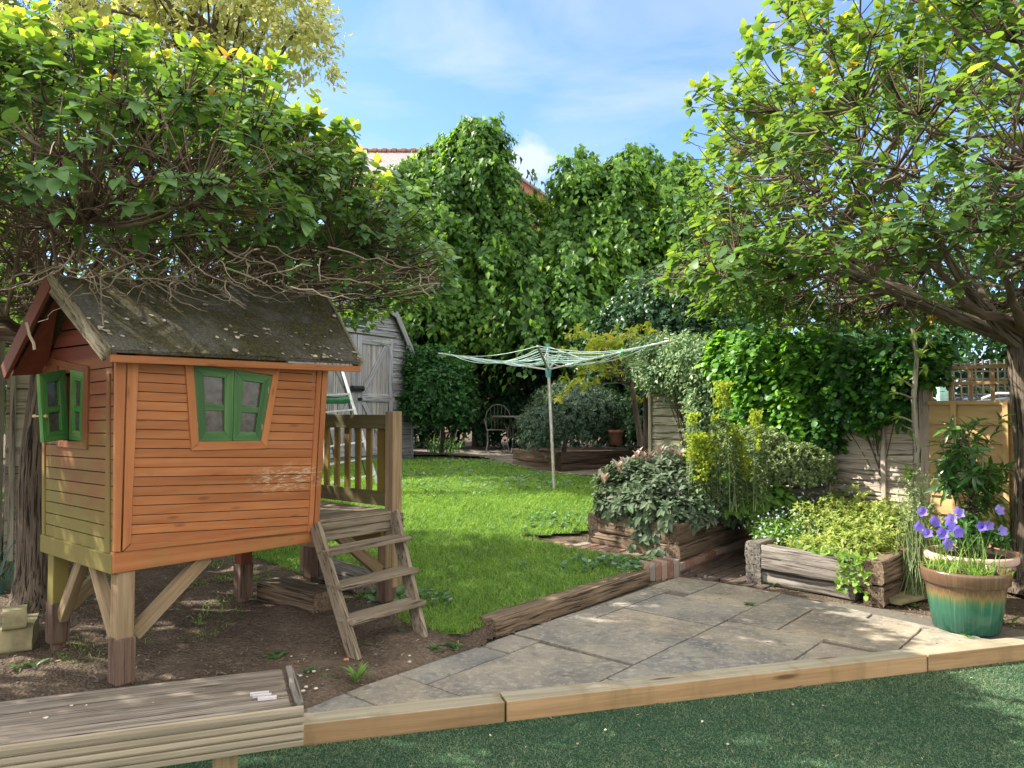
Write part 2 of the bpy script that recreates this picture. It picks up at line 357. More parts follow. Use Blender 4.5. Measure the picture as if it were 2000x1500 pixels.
M['ivy'] = leafmat('ivy_leaf', [(0, (.025, .075, .025)), (.35, (.06, .18, .035)), (.7, (.14, .33, .045)), (1, (.24, .45, .05))], .42, .38, spec=.35)
M['acer'] = leafmat('yellow_young_leaf', [(0, (.16, .26, .05)), (.55, (.34, .42, .06)), (1, (.62, .50, .10))], .45, .45, (1.5, 1.4, .6))
M['sage'] = leafmat('sage_leaf', [(0, (.065, .105, .06)), (.45, (.12, .175, .10)), (.8, (.21, .215, .18)), (.93, (.28, .23, .27)), (1, (.46, .35, .32))], .22, .6, (1.3, 1.3, .9), spec=.2)
M['hebe'] = leafmat('hebe_leaf', [(0, (.12, .18, .08)), (.5, (.23, .31, .14)), (1, (.40, .46, .24))], .25, .45, (1.3, 1.3, .8))
M['spurge'] = leafmat('yellow_spurge_bract', [(0, (.26, .38, .06)), (.6, (.42, .50, .08)), (1, (.58, .58, .10))], .4, .5, (1.2, 1.2, .6))
M['fresh'] = leafmat('fresh_green_leaf', [(0, (.10, .22, .05)), (.5, (.19, .33, .07)), (1, (.36, .48, .13))], .4, .45, (1.4, 1.4, .6))
M['fever'] = leafmat('feverfew_leaf', [(0, (.16, .25, .06)), (.5, (.33, .41, .10)), (1, (.58, .60, .26))], .4, .5, (1.3, 1.3, .6))
M['midgreen'] = leafmat('mid_green_leaf', [(0, (.03, .10, .035)), (.5, (.06, .16, .05)), (1, (.12, .25, .07))], .35, .4)
M['strap'] = leafmat('strap_leaf', [(0, (.035, .12, .05)), (.5, (.07, .2, .06)), (1, (.2, .33, .10))], .3, .4)
M['blueleaf'] = leafmat('dark_strap_leaf', [(0, (.015, .06, .05)), (.5, (.03, .10, .07)), (1, (.06, .16, .10))], .2, .4)
M['purple'] = leafmat('violet_petal', [(0, (.22, .16, .68)), (.5, (.30, .22, .78)), (1, (.42, .34, .86))], .35, .5, (1.1, 1, 1.2))
M['paleblue'] = leafmat('pale_blue_petal', [(0, (.45, .52, .75)), (1, (.78, .80, .88))], .3, .5, (1, 1, 1))
M['grass'] = leafmat('grass_blade', [(0, (.10, .19, .045)), (.45, (.18, .33, .07)), (.85, (.27, .43, .09)), (1, (.42, .48, .18))], .42, .5, (1.45, 1.4, .6), spec=.25)
M['turf'] = leafmat('plastic_grass_blade', [(0, (.06, .105, .062)), (.5, (.115, .19, .105)), (.85, (.18, .27, .15)), (1, (.32, .34, .21))], .15, .45, spec=.35)
M['clover'] = leafmat('clover_leaf', [(0, (.06, .15, .07)), (.7, (.11, .22, .11)), (1, (.3, .38, .28))], .3, .5)
M['metal'] = plain('galvanised_steel', (.62, .60, .55), .35, .75, nsc=30)
M['alu'] = plain('dull_aluminium', (.72, .74, .74), .4, .6)
M['wire'] = plain('painted_metal', (.22, .22, .20), .5, .2, nsc=40)
M['dwire'] = plain('dark_metal', (.10, .10, .10), .5, .3)
M['cord'] = plain('pale_green_line', (.45, .66, .60), .5)
M['teal'] = plain('teal_plastic', (.12, .36, .36), .4)
M['greenp'] = plain('green_plastic', (.02, .14, .06), .4)
M['greenclip'] = plain('bright_green_plastic', (.02, .42, .16), .4)
M['white'] = plain('white_chalky', (.52, .50, .50), .7, var=.2)
M['petal'] = plain('fallen_petal', (.58, .52, .42), .7, var=.45)
M['hinge'] = plain('rusty_zinc', (.52, .44, .32), .5, .4, nsc=60, var=.5)
M['knob'] = plain('brass_knob', (.55, .42, .2), .4, .3)
M['black'] = plain('black_metal', (.02, .02, .022), .4)
M['terra'] = plain('terracotta', (.46, .19, .11), .8, nsc=9, var=.2)
M['terra_pale'] = plain('pale_terracotta', (.56, .40, .32), .8, nsc=9, var=.22)
M['terra_dark'] = plain('dark_terracotta', (.20, .09, .06), .8, nsc=9, var=.3)
M['stone'] = plain('mossy_stone', (.26, .23, .13), .9, nsc=7, var=.4, bump=.5)
M['glass'] = plain('dusty_pane', (.085, .078, .068), .14, 0, .5, nsc=26, var=.5)
M['dark_in'] = plain('dark_interior', (.02, .02, .02), .9)
M['mortar'] = plain('mortar', (.13, .115, .095), .95, nsc=30, bump=.6)
M['mint'] = plain('mint_paint', (.35, .62, .52), .7)

def m_slab():
    t = NT('sandstone_slab'); p = t.pos(); r = t.attr('rnd').outputs['Fac']
    n = t.noise(p, 2.2, 8, .62, .6); n2 = t.noise(p, 28, 6, .7); v = t.noise(p, 7, 6, .7, 1.2)
    c = t.ramp(n, [(.30, (.13, .125, .115)), (.45, (.225, .21, .18)), (.58, (.31, .28, .225)), (.74, (.42, .365, .285))])
    c = t.mix(t.mr(v, .54, .64, 0, .6), c, (.12, .125, .13))
    c = t.mix(t.mr(n2, .5, .66, 0, .55), c, (.48, .45, .40)); c = t.mix(t.mr(t.noise(p, 75, 4, .7), .56, .68, 0, .6), c, (.10, .10, .095))
    c = t.mix(1, c, t.ramp(r, [(0, (.80, .84, .90)), (.5, (1, .97, .93)), (1, (1.08, 1.0, .92))]), 'MULTIPLY')
    h = t.math('ADD', t.math('MULTIPLY', n, .8), t.math('MULTIPLY', n2, .35))
    return t.done(t.princ(c, t.mr(v, .3, .7, .55, .85), t.bump(h, .7, .02), spec=.3))
M['slab'] = m_slab()
def m_soil():
    t = NT('soil'); p = t.pos(); n = t.noise(p, 3, 8, .7); n2 = t.noise(p, 40, 6, .75); v = t.vor(p, 55)
    c = t.ramp(n, [(.3, (.060, .044, .032)), (.5, (.10, .075, .055)), (.72, (.19, .145, .11))])
    c = t.mix(t.mr(n2, .45, .75, 0, .6), c, (.27, .21, .16)); c = t.mix(t.mr(v, .0, .16, .5, 0), c, (.30, .27, .23))
    return t.done(t.princ(c, .95, t.bump(t.math('ADD', n2, v), .9, .02), spec=.15))
M['soil'] = m_soil()
def m_ground(name, a, b, sc=6):
    t = NT(name); n = t.noise(t.pos(), sc, 8, .7); return t.done(t.princ(t.ramp(n, [(.3, a), (.7, b)]), .95, t.bump(n, .5, .02), spec=.1))
M['lawnbase'] = m_ground('lawn_base', (.045, .08, .02), (.10, .17, .04), 14)
M['turfbase'] = m_ground('turf_backing', (.016, .045, .025), (.028, .07, .038), 60)
M['paving'] = m_ground('old_paving', (.13, .115, .095), (.27, .235, .20), 5)
def m_brick():
    t = NT('old_brick'); g = t.attr('gc').outputs['Vector']; r = t.attr('rnd').outputs['Fac']; n = t.noise(t.pos(), 18, 6, .7)
    c = t.ramp(r, [(0, (.19, .09, .065)), (.4, (.28, .145, .10)), (.75, (.32, .22, .17)), (1, (.25, .215, .19))])
    c = t.mix(t.mr(n, .45, .65, 0, .7), c, (.24, .215, .18))
    return t.done(t.princ(c, .9, t.bump(n, .6, .015), spec=.15))
M['brick'] = m_brick()
def m_felt():
    t = NT('mossy_roof_felt'); p = t.pos(); n = t.noise(p, 3.2, 8, .68); n2 = t.noise(p, 90, 5, .7); n3 = t.noise(p, 26, 6, .75)
    c = t.ramp(n2, [(.35, (.085, .08, .068)), (.65, (.20, .19, .16))])
    k = t.math('MULTIPLY', t.mr(n, .42, .56), t.mr(n3, .42, .56))
    c = t.mix(t.math('MULTIPLY', k, .8), c, t.ramp(n2, [(.3, (.11, .105, .03)), (.7, (.25, .22, .07))]))
    return t.done(t.princ(c, .95, t.bump(t.math('ADD', t.math('MULTIPLY', n3, k), t.math('MULTIPLY', n2, .3)), .9, .03), spec=.12))
M['felt'] = m_felt()
def m_glaze():
    t = NT('dripped_green_glaze'); g = t.attr('gc').outputs['Vector']; x, y, z = (t.xyz(g, i) for i in range(3))
    a = t.math('ARCTAN2', y, x); cmb = t.n('ShaderNodeCombineXYZ'); t.l(t.math('MULTIPLY', a, 16), cmb.inputs[0]); t.l(t.math('MULTIPLY', z, 2.2), cmb.inputs[2])
    n = t.noise(cmb.outputs[0], 1.0, 3, .6); f = t.math('ADD', z, t.math('MULTIPLY', n, .15))
    c = t.ramp(t.mr(f, .07, .50), [(0, (.012, .08, .055)), (.40, (.022, .11, .07)), (.50, (.06, .14, .065)), (.58, (.20, .14, .055)), (.66, (.12, .068, .04)), (1, (.14, .08, .052))])
    c = t.mix(t.mr(n, .5, .75, 0, .45), c, t.mix(.4, c, (.28, .38, .2)))
    return t.done(t.princ(c, .22, t.bump(n, .15, .01), spec=.55))
M['glaze'] = m_glaze()
def m_tile():
    t = NT('grey_roof_tile'); p = t.pos(); b = t.n('ShaderNodeTexBrick'); t.l(t.attr('gc').outputs['Vector'], b.inputs['Vector']); b.inputs['Scale'].default_value = 4
    b.inputs['Color1'].default_value = (.23, .215, .23, 1); b.inputs['Color2'].default_value = (.30, .27, .28, 1); b.inputs['Mortar'].default_value = (.09, .085, .09, 1)
    return t.done(t.princ(b.outputs[0], .8, t.bump(b.outputs['Fac'], .5, .02)))
M['tile'] = m_tile()
M['redbrick'] = m_ground('red_brick_wall', (.30, .13, .09), (.42, .22, .16), 9)
def m_car():
    t = NT('car_paint'); return t.done(t.princ((.02, .022, .028), .12, spec=.6, Coat_Weight=.6))
M['car'] = m_car()

# ------------------------------------------------------------------ leaves
def tpl_heart(seg=5):
    T = [0, .12, .32, .58, .83, 1]; W = [.06, .30, .38, .32, .16, 0.01]
    return strip(T, W, .10, .34)
def strip(T, W, fold, droop):
    v = []; f = []
    for t, w_ in zip(T, W):
        zd = -droop*t*t
        v += [(-w_, t, zd+fold*w_), (0, t, zd), (w_, t, zd+fold*w_)]
    for i in range(len(T)-1):
        a = 3*i; f += [(a, a+1, a+4, a+3), (a+1, a+2, a+5, a+4)]
    return A(v, float), np.array(f)
TP = {'heart': tpl_heart(), 'oval': strip([0, .25, .55, .8, 1], [.03, .2, .24, .15, .01], .3, .2), 'lance': strip([0, .3, .65, 1], [.03, .13, .10, .005], .3, .25),
      'simple': strip([0, .4, 1], [.04, .38, .02], .25, .25), 'narrow': strip([0, .45, 1], [.03, .13, .01], .25, .2), 'round': strip([0, .3, .7, 1], [.15, .45, .40, .12], .12, .1),
      'blade': (A([(-.5, 0, 0), (.5, 0, 0), (0, 1, 0)], float), np.array([(0, 1, 2)]))}
def leaves(mb, kind, P, D, N, S, R):
    V, Fc = TP[kind]; n = len(P); nv = len(V)
    D = D/np.linalg.norm(D, axis=1)[:, None]; X = np.cross(D, N); X /= (np.linalg.norm(X, axis=1)[:, None]+1e-9); Z = np.cross(X, D)
    S = np.asarray(S)[:, None, None]
    W = P[:, None]+S*(V[None, :, 0, None]*X[:, None]+V[None, :, 1, None]*D[:, None]+V[None, :, 2, None]*Z[:, None])
    f = (Fc[None]+(np.arange(n)*nv)[:, None, None]).reshape(-1, Fc.shape[1])
    W = W.reshape(-1, 3); mb.add(W, f, np.repeat(R, nv), W)
def rdir(n, zmin=-1.):
    z = RNG.uniform(zmin, 1, n); a = RNG.uniform(0, 2*math.pi, n); q = np.sqrt(np.clip(1-z*z, 0, 1)); return np.stack([q*np.cos(a), q*np.sin(a), z], 1)
def shoots(mb, kind, P, D, k, size, droop=.3, spread=.9, rv=(.5, .28), var=.35, stem=.4, up=.7):
    """a whorl of k leaves round every shoot tip P growing along D"""
    n = len(P); P = np.repeat(P, k, 0); D = np.repeat(D, k, 0); m = n*k
    a = np.tile(np.arange(k)*2.4, n)+np.repeat(RNG.uniform(0, 6.3, n), k)+RNG.uniform(-.4, .4, m)
    D = D/np.linalg.norm(D, axis=1)[:, None]
    u = np.cross(D, A([.3, .2, 1.])); u /= np.linalg.norm(u, axis=1)[:, None]; v = np.cross(D, u)
    side = np.cos(a)[:, None]*u+np.sin(a)[:, None]*v
    s = size*(1+var*RNG.uniform(-1, 1, m)); back = np.tile(np.linspace(0, 1, k), n)*stem
    L = D*(1-spread*(.3+.7*back/max(stem, 1e-6)))[:, None]+side*spread; L[:, 2] -= droop*RNG.uniform(.4, 1.5, m)
    N = D*.6+A([0, 0, up])+rdir(m)*.35
    R = np.clip(np.repeat(RNG.normal(rv[0], rv[1], n), k)*.5+RNG.normal(rv[0], rv[1], m)*.5, 0, 1)
    leaves(mb, kind, P-D*(back*size*1.4)[:, None], L, N, s, R)
def lump(p, sc, amp):
    return A([mnoise.noise(Vector(q)*sc)*amp for q in p])
def shell(vols, n, lo=.78, hi=1.0, zmin=-.3, amp=.22, sc=1.3):
    wts = A([v[1][0]*v[1][1]+v[1][0]*v[1][2] for v in vols]); cnt = RNG.multinomial(n, wts/wts.sum()); P = []; D = []
    for (c, r), m in zip(vols, cnt):
        d = rdir(m, zmin); c = A(c, float); r = A(r, float); q = c+d*r
        k = RNG.uniform(lo, hi, m)*(1+lump(q, sc, amp)); P.append(c+d*r*k[:, None]); nd = d/r; D.append(nd/np.linalg.norm(nd, axis=1)[:, None])
    return np.vstack(P), np.vstack(D)
def stems(mb, base, tips, r=.006, n=4, seg=4, sag=-.1):
    for b, t in zip(base, tips):
        b = A(b, float); t = A(t, float); L = np.linalg.norm(t-b); c = (b+t)/2+A([RNG.uniform(-.1, .1)*L, RNG.uniform(-.1, .1)*L, sag*L])
        q = np.linspace(0, 1, seg)[:, None]; P = (1-q)**2*b+2*q*(1-q)*c+q*q*t
        mb.tube(P, np.linspace(r, r*.35, seg), n, cap=False)
def bush(name, label, cat, base, vols, n, kind, size, mat, k=4, group=None, droop=.3, spread=.9, rv=(.5, .3), zmin=-.3, lo=.6, stemn=30, twig='twig', amp=.22, sc=1.6, inner=0, up=.7, outw=1, ground=.1, stemr=.008, crown='foliage'):
    t = thing(name, label, cat, base, group)
    mb = MB(); P, D = shell(vols, n, lo, 1, zmin, amp, sc); D = D*outw+A([0, 0, .5]); shoots(mb, kind, P, D, k, size, droop, spread, rv, up=up)
    if inner:
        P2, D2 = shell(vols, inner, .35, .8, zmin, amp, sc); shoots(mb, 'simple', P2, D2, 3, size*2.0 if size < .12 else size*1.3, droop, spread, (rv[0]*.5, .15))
    mb.build(crown, M[mat], t)
    if stemn:
        mb = MB(); ii = RNG.choice(len(P), min(stemn, len(P)), replace=False)
        B = [A(base)+A([RNG.uniform(-1, 1)*ground, RNG.uniform(-1, 1)*ground, 0]) for _ in ii]; stems(mb, B, P[ii], stemr, 4, 6); mb.build('stem', M[twig], t, True)
    return t

# ------------------------------------------------------------------ ground, lawn, paving
e1 = unit(A([1.3, 1.52, 0])); e2 = A([e1[1], -e1[0], 0]); LO = onz(934, 1244, .09)
PATIO = [(-1.05, 3.62), (3.3, 4.95), (3.42, 5.1), (2.72, 5.64), (1.92, 6.27), (1.45, 6.88), (-.3, 4.79), (-.6, 4.34), (-.84, 3.99), (-1.02, 3.78)]
def edge_y(x): return 3.545+(x+.99)*.291                      # front face line of the edging timber
def lowside(x, y):                                              # the side of the log line where the ground is lower
    a = (x-LO[0])*e1[0]+(y-LO[1])*e1[1]; b = (x-LO[0])*e2[0]+(y-LO[1])*e2[1]
    return (b > .02) & (y < 7.6+.9*(x-1.4))
def ground_h(x, y):
    z = np.where(lowside(x, y), np.where((x > 1.9) & (y > 5.2), .075, .055), hl(y)-.035)
    return np.where(y < edge_y(x)+.06, -.03, z)
def sheet(name, X, Y, hf, mat, mask=None, kind='structure', noise_=0, nsc=6, smooth=True):
    gx, gy = np.meshgrid(X, Y); z = hf(gx, gy)
    if noise_: z = z+A([mnoise.fractal(Vector((a*nsc, b*nsc, 3.3)), 1, 2, 4) for a, b in zip(gx.ravel(), gy.ravel())]).reshape(gx.shape)*noise_
    V = np.stack([gx, gy, z], -1).reshape(-1, 3); nx = len(X); i = (np.arange(len(Y)-1)*nx)[:, None]; j = np.arange(nx-1)[None]
    q = np.stack([i+j, i+j+1, i+nx+j+1, i+nx+j], -1).reshape(-1, 4)
    if mask is not None:
        c = V[q].mean(1); q = q[mask(c[:, 0], c[:, 1])]
    mb = MB(); mb.add(V, q, .5, V); return tag(mb.build(name, M[mat], None, smooth), kind=kind)
X0 = np.concatenate([[-200, -60, -25, -12], np.arange(-8, 8.01, .12), [12, 25, 60, 200]])
Y0 = np.concatenate([[-60, -15, -4, 0], np.arange(1, 18.01, .12), [22, 35, 60, 110, 300]])
sheet('ground', X0, Y0, ground_h, 'soil')
LAWN = [(-5.2, 8.6), (-2.9, 7.6), (-1.8, 6.4), (-1.25, 5.75), (-.8, 5.15), (-.60, 4.87), (-.3, 4.80), (1.03, 6.37), (1.33, 6.78), (.75, 7.15), (.03, 7.75), (.75, 7.95), (1.0, 8.7), (2.1, 9.6)]
LAWN += [tuple(onh(px, py)[:2]) for px, py in ((1180, 938), (1120, 932), (1050, 925), (1000, 912), (940, 897), (860, 891), (780, 893), (700, 900))]+[(-4.6, 12.5), (-7, 10)]
inl = lambda x, y: inpoly(x, y, LAWN)
sheet('lawn', np.arange(-7, 3, .1), np.arange(4.6, 14.5, .1), lambda x, y: hl(y)-.005, 'lawnbase', inl, noise_=.012, nsc=3)
sheet('artificial_turf', np.concatenate([[-12, -6], np.arange(-3, 6, .2), [8, 12]]), np.concatenate([[-6, -1], np.arange(1.5, 6.4, .1)]), lambda x, y: np.minimum(0*x+.002, .002), 'turfbase', lambda x, y: y < edge_y(x)+.1)
# soil under the playhouse
def soft(x, y):                     # 1 inside the paved area, fading out a little way into the soil
    P = [(-.25, 4.85), (-.56, 4.35), (-.80, 3.97), (-.98, 3.74), (-1.05, 3.45)]; d = np.full(np.shape(x), 9.)
    for (ax_, ay_), (bx_, by_) in zip(P, P[1:]):
        t = np.clip(((x-ax_)*(bx_-ax_)+(y-ay_)*(by_-ay_))/((bx_-ax_)**2+(by_-ay_)**2), 0, 1); d = np.minimum(d, np.hypot(x-ax_-t*(bx_-ax_), y-ay_-t*(by_-ay_)))
    ins = inpoly(x, y, P+[(3, 3.4), (3, 8)]); return np.where(ins, 1, np.clip(1-d/.10, 0, 1))
def soilmask(x, y): return (~inpoly(x, y, [(-.12, 4.85), (-.42, 4.31), (-.66, 3.91), (-.83, 3.68), (-.88, 3.4), (3, 4.6), (3, 8)])) & (y > edge_y(x)+.2) & ~inpoly(x, y, [(a, b+.12) for a, b in LAWN])
sheet('soil', np.arange(-6, .3, .035), np.arange(2.5, 8.2, .035), lambda x, y: np.maximum(hl(y)-.01, .1)+.035*np.exp(-((x+1.2)**2+(y-5.2)**2)/.5)-.05*soft(x, y), 'soil', soilmask, noise_=.022, nsc=5)

def grassblades(name, n, hf, region, bbox, hgt, wid, mat, lean=.5, rv=(.5, .22), clump=0, kind='stuff', far=0, label=None):
    x = RNG.uniform(bbox[0], bbox[1], n); y = bbox[2]+(bbox[3]-bbox[2])*RNG.random(n)**(1+far)
    k = region(x, y); x = x[k]; y = y[k]; n = len(x); z = hf(x, y)
    nn = A([mnoise.noise((a*1.7, b*1.7, 0.)) for a, b in zip(x, y)]); n3 = A([mnoise.noise((a*9, b*9, 5.)) for a, b in zip(x, y)])
    h = hgt*(1+.45*RNG.uniform(-1, 1, n)+clump*(nn*.7+n3))*np.clip(y/8, .8, 1.3); a = RNG.uniform(0, 6.3, n); le = lean*RNG.uniform(.2, 1.2, n)
    D = np.stack([np.cos(a)*le, np.sin(a)*le, np.ones(n)], 1); N = np.stack([np.cos(a)*.9, np.sin(a)*.9, .3*np.ones(n)], 1)+rdir(n)*.4
    R = np.clip(RNG.normal(rv[0], rv[1], n)+nn*.25+n3*.1, 0, 1); P = np.stack([x, y, z-.004], 1)
    V = TP['blade'][0]; D /= np.linalg.norm(D, axis=1)[:, None]; X = np.cross(D, N); X /= np.linalg.norm(X, axis=1)[:, None]
    wd = wid*np.clip(y/6, .7, 2.2)*RNG.uniform(.7, 1.3, n)
    mid = P+D*(h*.55)[:, None]; tip = P+D*(h)[:, None]*.92+np.stack([np.cos(a), np.sin(a), -.25*np.ones(n)], 1)*(h*lean*.45)[:, None]
    W = np.stack([P-X*wd[:, None]*.5, P+X*wd[:, None]*.5, mid-X*wd[:, None]*.4, mid+X*wd[:, None]*.4, tip], 1).reshape(-1, 3)
    b = np.arange(n)*5; mb = MB(); rr = np.repeat(R, 5)
    q = np.stack([b, b+1, b+3, b+2], 1); t3 = np.stack([b+2, b+3, b+4], 1)
    mb.v.append(W); mb.r.append(rr); mb.g.append(W); mb.f = {4: [q], 3: [t3]}; mb.n = len(W)
    return tag(mb.build(name, M[mat]), label, 'grass' if label else None, kind=kind)
grassblades('lawn_grass', 260000, lambda x, y: hl(y), inl, (-4, 2.2, 4.7, 13.3), .055, .0045, 'grass', .8, clump=.35, far=.55, label='short mown green grass covering the back lawn')
grassblades('turf_pile', 380000, lambda x, y: x*0+.002, lambda x, y: (y < edge_y(x)-.005) & (np.abs(x) < y*.72+.2), (-1.6, 3.6, 2.4, 4.95), .019, .0026, 'turf', 1.1, (.5, .28), .3, label='dark green artificial turf pile in the foreground')

# patio slabs
SL = [(-1.8, -1.145, -.1, .9), (-1.145, -.79, -.1, 1.3), (-.79, -.12, -.1, .365), (-.12, .18, -.1, .365), (-.79, .155, .365, 1.035), (.19, .84, .02, 1.035), (.84, 1.2, .32, 1.035), (.84, 1.9, -.1, .32), (1.2, 1.78, .32, 1.035),
      (1.9, 2.75, -.2, .5), (1.78, 2.75, .5, 1.035), (-.8, -.1, 1.035, 2.2), (-.1, .86, 1.035, 2.3), (.86, 1.38, 1.035, 1.69), (.86, 1.3, 1.69, 2.6), (1.38, 2.05, 1.035, 1.385), (1.38, 2.05, 1.385, 2.1), (1.3, 2.05, 2.1, 3), (2.05, 2.75, 1.035, 1.75), (2.05, 2.75, 1.75, 3.2)]
mb = MB(); PC = PATIO
for (a0, a1, b0, b1) in SL:
    g = .007; poly = [(LO+e1*(a)+e2*(b))[:2] for a, b in ((a0+g, b0+g), (a0+g, b1-g), (a1-g, b1-g), (a1-g, b0+g))][::-1]
    if sum(poly[i][0]*poly[(i+1) % 4][1]-poly[(i+1) % 4][0]*poly[i][1] for i in range(4)) < 0: poly = poly[::-1]
    pl = clip(poly, PC)
    if len(pl) < 3: continue
    # subdivide outline for a riven edge
    o = []
    for i in range(len(pl)):
        p, q = pl[i], pl[(i+1) % len(pl)]; L = np.linalg.norm(q-p); m = max(1, int(L/.05))
        for k in range(m):
            u = p+(q-p)*k/m; o.append(u+A([mnoise.noise((u[0]*14, u[1]*14, 1.)), mnoise.noise((u[0]*14, u[1]*14, 9.))])*.006)
    zt = .09+random.uniform(-.003, .003); tx, ty = random.uniform(-.004, .004), random.uniform(-.004, .004); c = np.mean(o, 0); n = len(o); r = random.random()
    top = A([[p[0], p[1], zt+(p[0]-c[0])*tx+(p[1]-c[1])*ty] for p in o]); inn = A([[c[0]+(p[0]-c[0])*.988, c[1]+(p[1]-c[1])*.988, q[2]+.003] for p, q in zip(o, top)]); bot = top-A([0, 0, .05])
    V = np.vstack([bot, top, inn]); f = [(i, (i+1) % n, n+(i+1) % n, n+i) for i in range(n)]+[(n+i, n+(i+1) % n, 2*n+(i+1) % n, 2*n+i) for i in range(n)]+[tuple(range(2*n, 3*n))]
    mb.add(V, f, r, V)
tag(mb.build('patio', M['slab']), kind='structure')
mb = MB(); mb.prism([(p[0], p[1], .058) for p in PATIO], (0, 0, .018)); tag(mb.build('patio_bed', M['mortar']), kind='structure')

# brick path round the first raised bed + sunken strip between the beds
BC = onz(1327, 1097, .2)                                     # near corner of bed one
BL = onz(1152, 1062, .2); BR = onz(1470, 1046, .2)
u1 = unit(BL-BC); u2 = unit(BR-BC)
mb = MB()
_w = A([u2[1], -u2[0], 0]); _w = _w if _w[0] > 0 else -_w; WO = BC+_w*.035-u2*.06
PTH = [(1.28, 6.70), tuple(WO[:2]), tuple((WO+u2*2.0)[:2]), (2.4, 8.8), (1.0, 8.9), (.72, 8.1), (.03, 7.82), (.72, 7.15)]
pp = A([(p[0], p[1], .165) for p in PTH])
for i in range(-4, 26):
    for j in range(-4, 26):
        o = A([.0, 6.4, 0])+e1*(i*.22+(.11 if j % 2 else 0)-1.2)+e2*(j*.11-1.6); c = o+e1*.11+e2*.055
        if not inpoly(A([c[0]]), A([c[1]]), PTH)[0]: continue
        z = float(min(hl(c[1]), .215))-.015+random.uniform(-.004, .004)
        mb.box(A([o[0], o[1], z-.04]), e1*.208, e2*.098, (0, 0, .05))
tag(mb.build('brick_path', M['brick'], None, False, .004), kind='structure')
mb = MB(); mb.prism([(p[0], p[1], .10) for p in PTH], (0, 0, .08)); tag(mb.build('path_bed', M['mortar']), kind='structure')
mb = MB(); SK = [(1.5, 6.87), (1.95, 6.2), (2.3, 6.5), (3.1, 7.6), (2.6, 8.0)]
for i in range(-2, 14):
    for j in range(-12, 18):
        o = A([1.2, 6.2, 0])+e1*(i*.22+(.11 if j % 2 else 0)-.3)+e2*(j*.11-.6); c = o+e1*.11+e2*.055
        if inpoly(A([c[0]]), A([c[1]]), SK)[0]: mb.box(A([o[0], o[1], .045]), e1*.208, e2*.098, (0, 0, .04+random.uniform(0, .005)))
M['dirtbrick'] = m_ground('dirty_paving_brick', (.055, .045, .038), (.16, .12, .10), 9)
tag(mb.build('sunken_brick_path', M['dirtbrick'], None, False, .004), kind='structure')
# brick retaining wall: the soldier course of the path end and below bed one
t = thing('retaining_wall', 'low brown brick wall carrying the sage bed of sleepers', 'wall', (1.46, 6.85, .09))
mb = MB(); a0 = LO+e1*2.0+e2*.02
pw2 = WO+u2*2.1
for (p, q) in ((A([1.10, 6.45, 0]), WO), (WO, pw2)):
    L = np.linalg.norm(q-p); d = (q-p)/L; nn = A([d[1], -d[0], 0])
    if L < .6:
        m = int(L/.075)
        for k in range(m): mb.box(A([*(p+d*k*L/m+nn*.0)[:2], .06]), d*(L/m-.008), -nn*.2, (0, 0, .145))
    else:
        for r_ in range(2):
            k = -.1*r_
            while k < L:
                mb.box(A([*(p+d*max(k, 0)+nn*.003*r_)[:2], .06+r_*.0725]), d*(min(k+.205, L)-max(k, 0)), -nn*.1, (0, 0, .0645)); k += .215
mb.build('brickwork', M['brick'], t, False, .004)
# far dark paving
fp = [onh(px, py, .0)[:2] for px, py in ((780, 890), (860, 889), (940, 893), (1000, 908), (1050, 921), (1120, 928), (1190, 931))]+[(2.3, 12), (1.6, 15.5), (-3, 16)]
sheet('far_paving', np.arange(-4, 3, .1), np.arange(9, 16.5, .1), lambda x, y: hl(y)+.012, 'paving', lambda x, y: inpoly(x, y, [tuple(p) for p in fp]))

# ------------------------------------------------------------------ timbers
t0 = None
segs = [((-3.4, 2.845), (-.99-.75, 3.545-.218), 'edging timber behind the bench legs', 0), ((-1.735, 3.328), (-.035, 3.823), 'honey coloured edging timber from the bench end to the first joint', 1), ((-.025, 3.826), (2.43, 4.541), 'long honey coloured edging timber between its two joints in the middle', 2), ((2.44, 4.544), (4.7, 5.2), 'honey coloured edging timber right of the second joint, near the glazed pot', 3)]
for a, b, lab, i in segs:
    d = unit(A([b[0]-a[0], b[1]-a[1], 0])); nn = A([-d[1], d[0], 0]); mb = MB()
    mb.box(A([a[0], a[1], -.01]), A([b[0]-a[0], b[1]-a[1], 0]), nn*.135, (0, 0, .11))
    o = mb.build('edging_timber', M['newwood'], None, False, .006); tag(o, lab, 'timber', 'timbers edging the artificial turf')
mb = MB(); mb.sleeper((-.16, 4.96, .075), (1.08, 6.41, .08), .15, .125, .014); tag(mb.build('log_edging', M['sleeper'], None, True), 'weathered dark sleeper separating lawn and patio', 'sleeper')

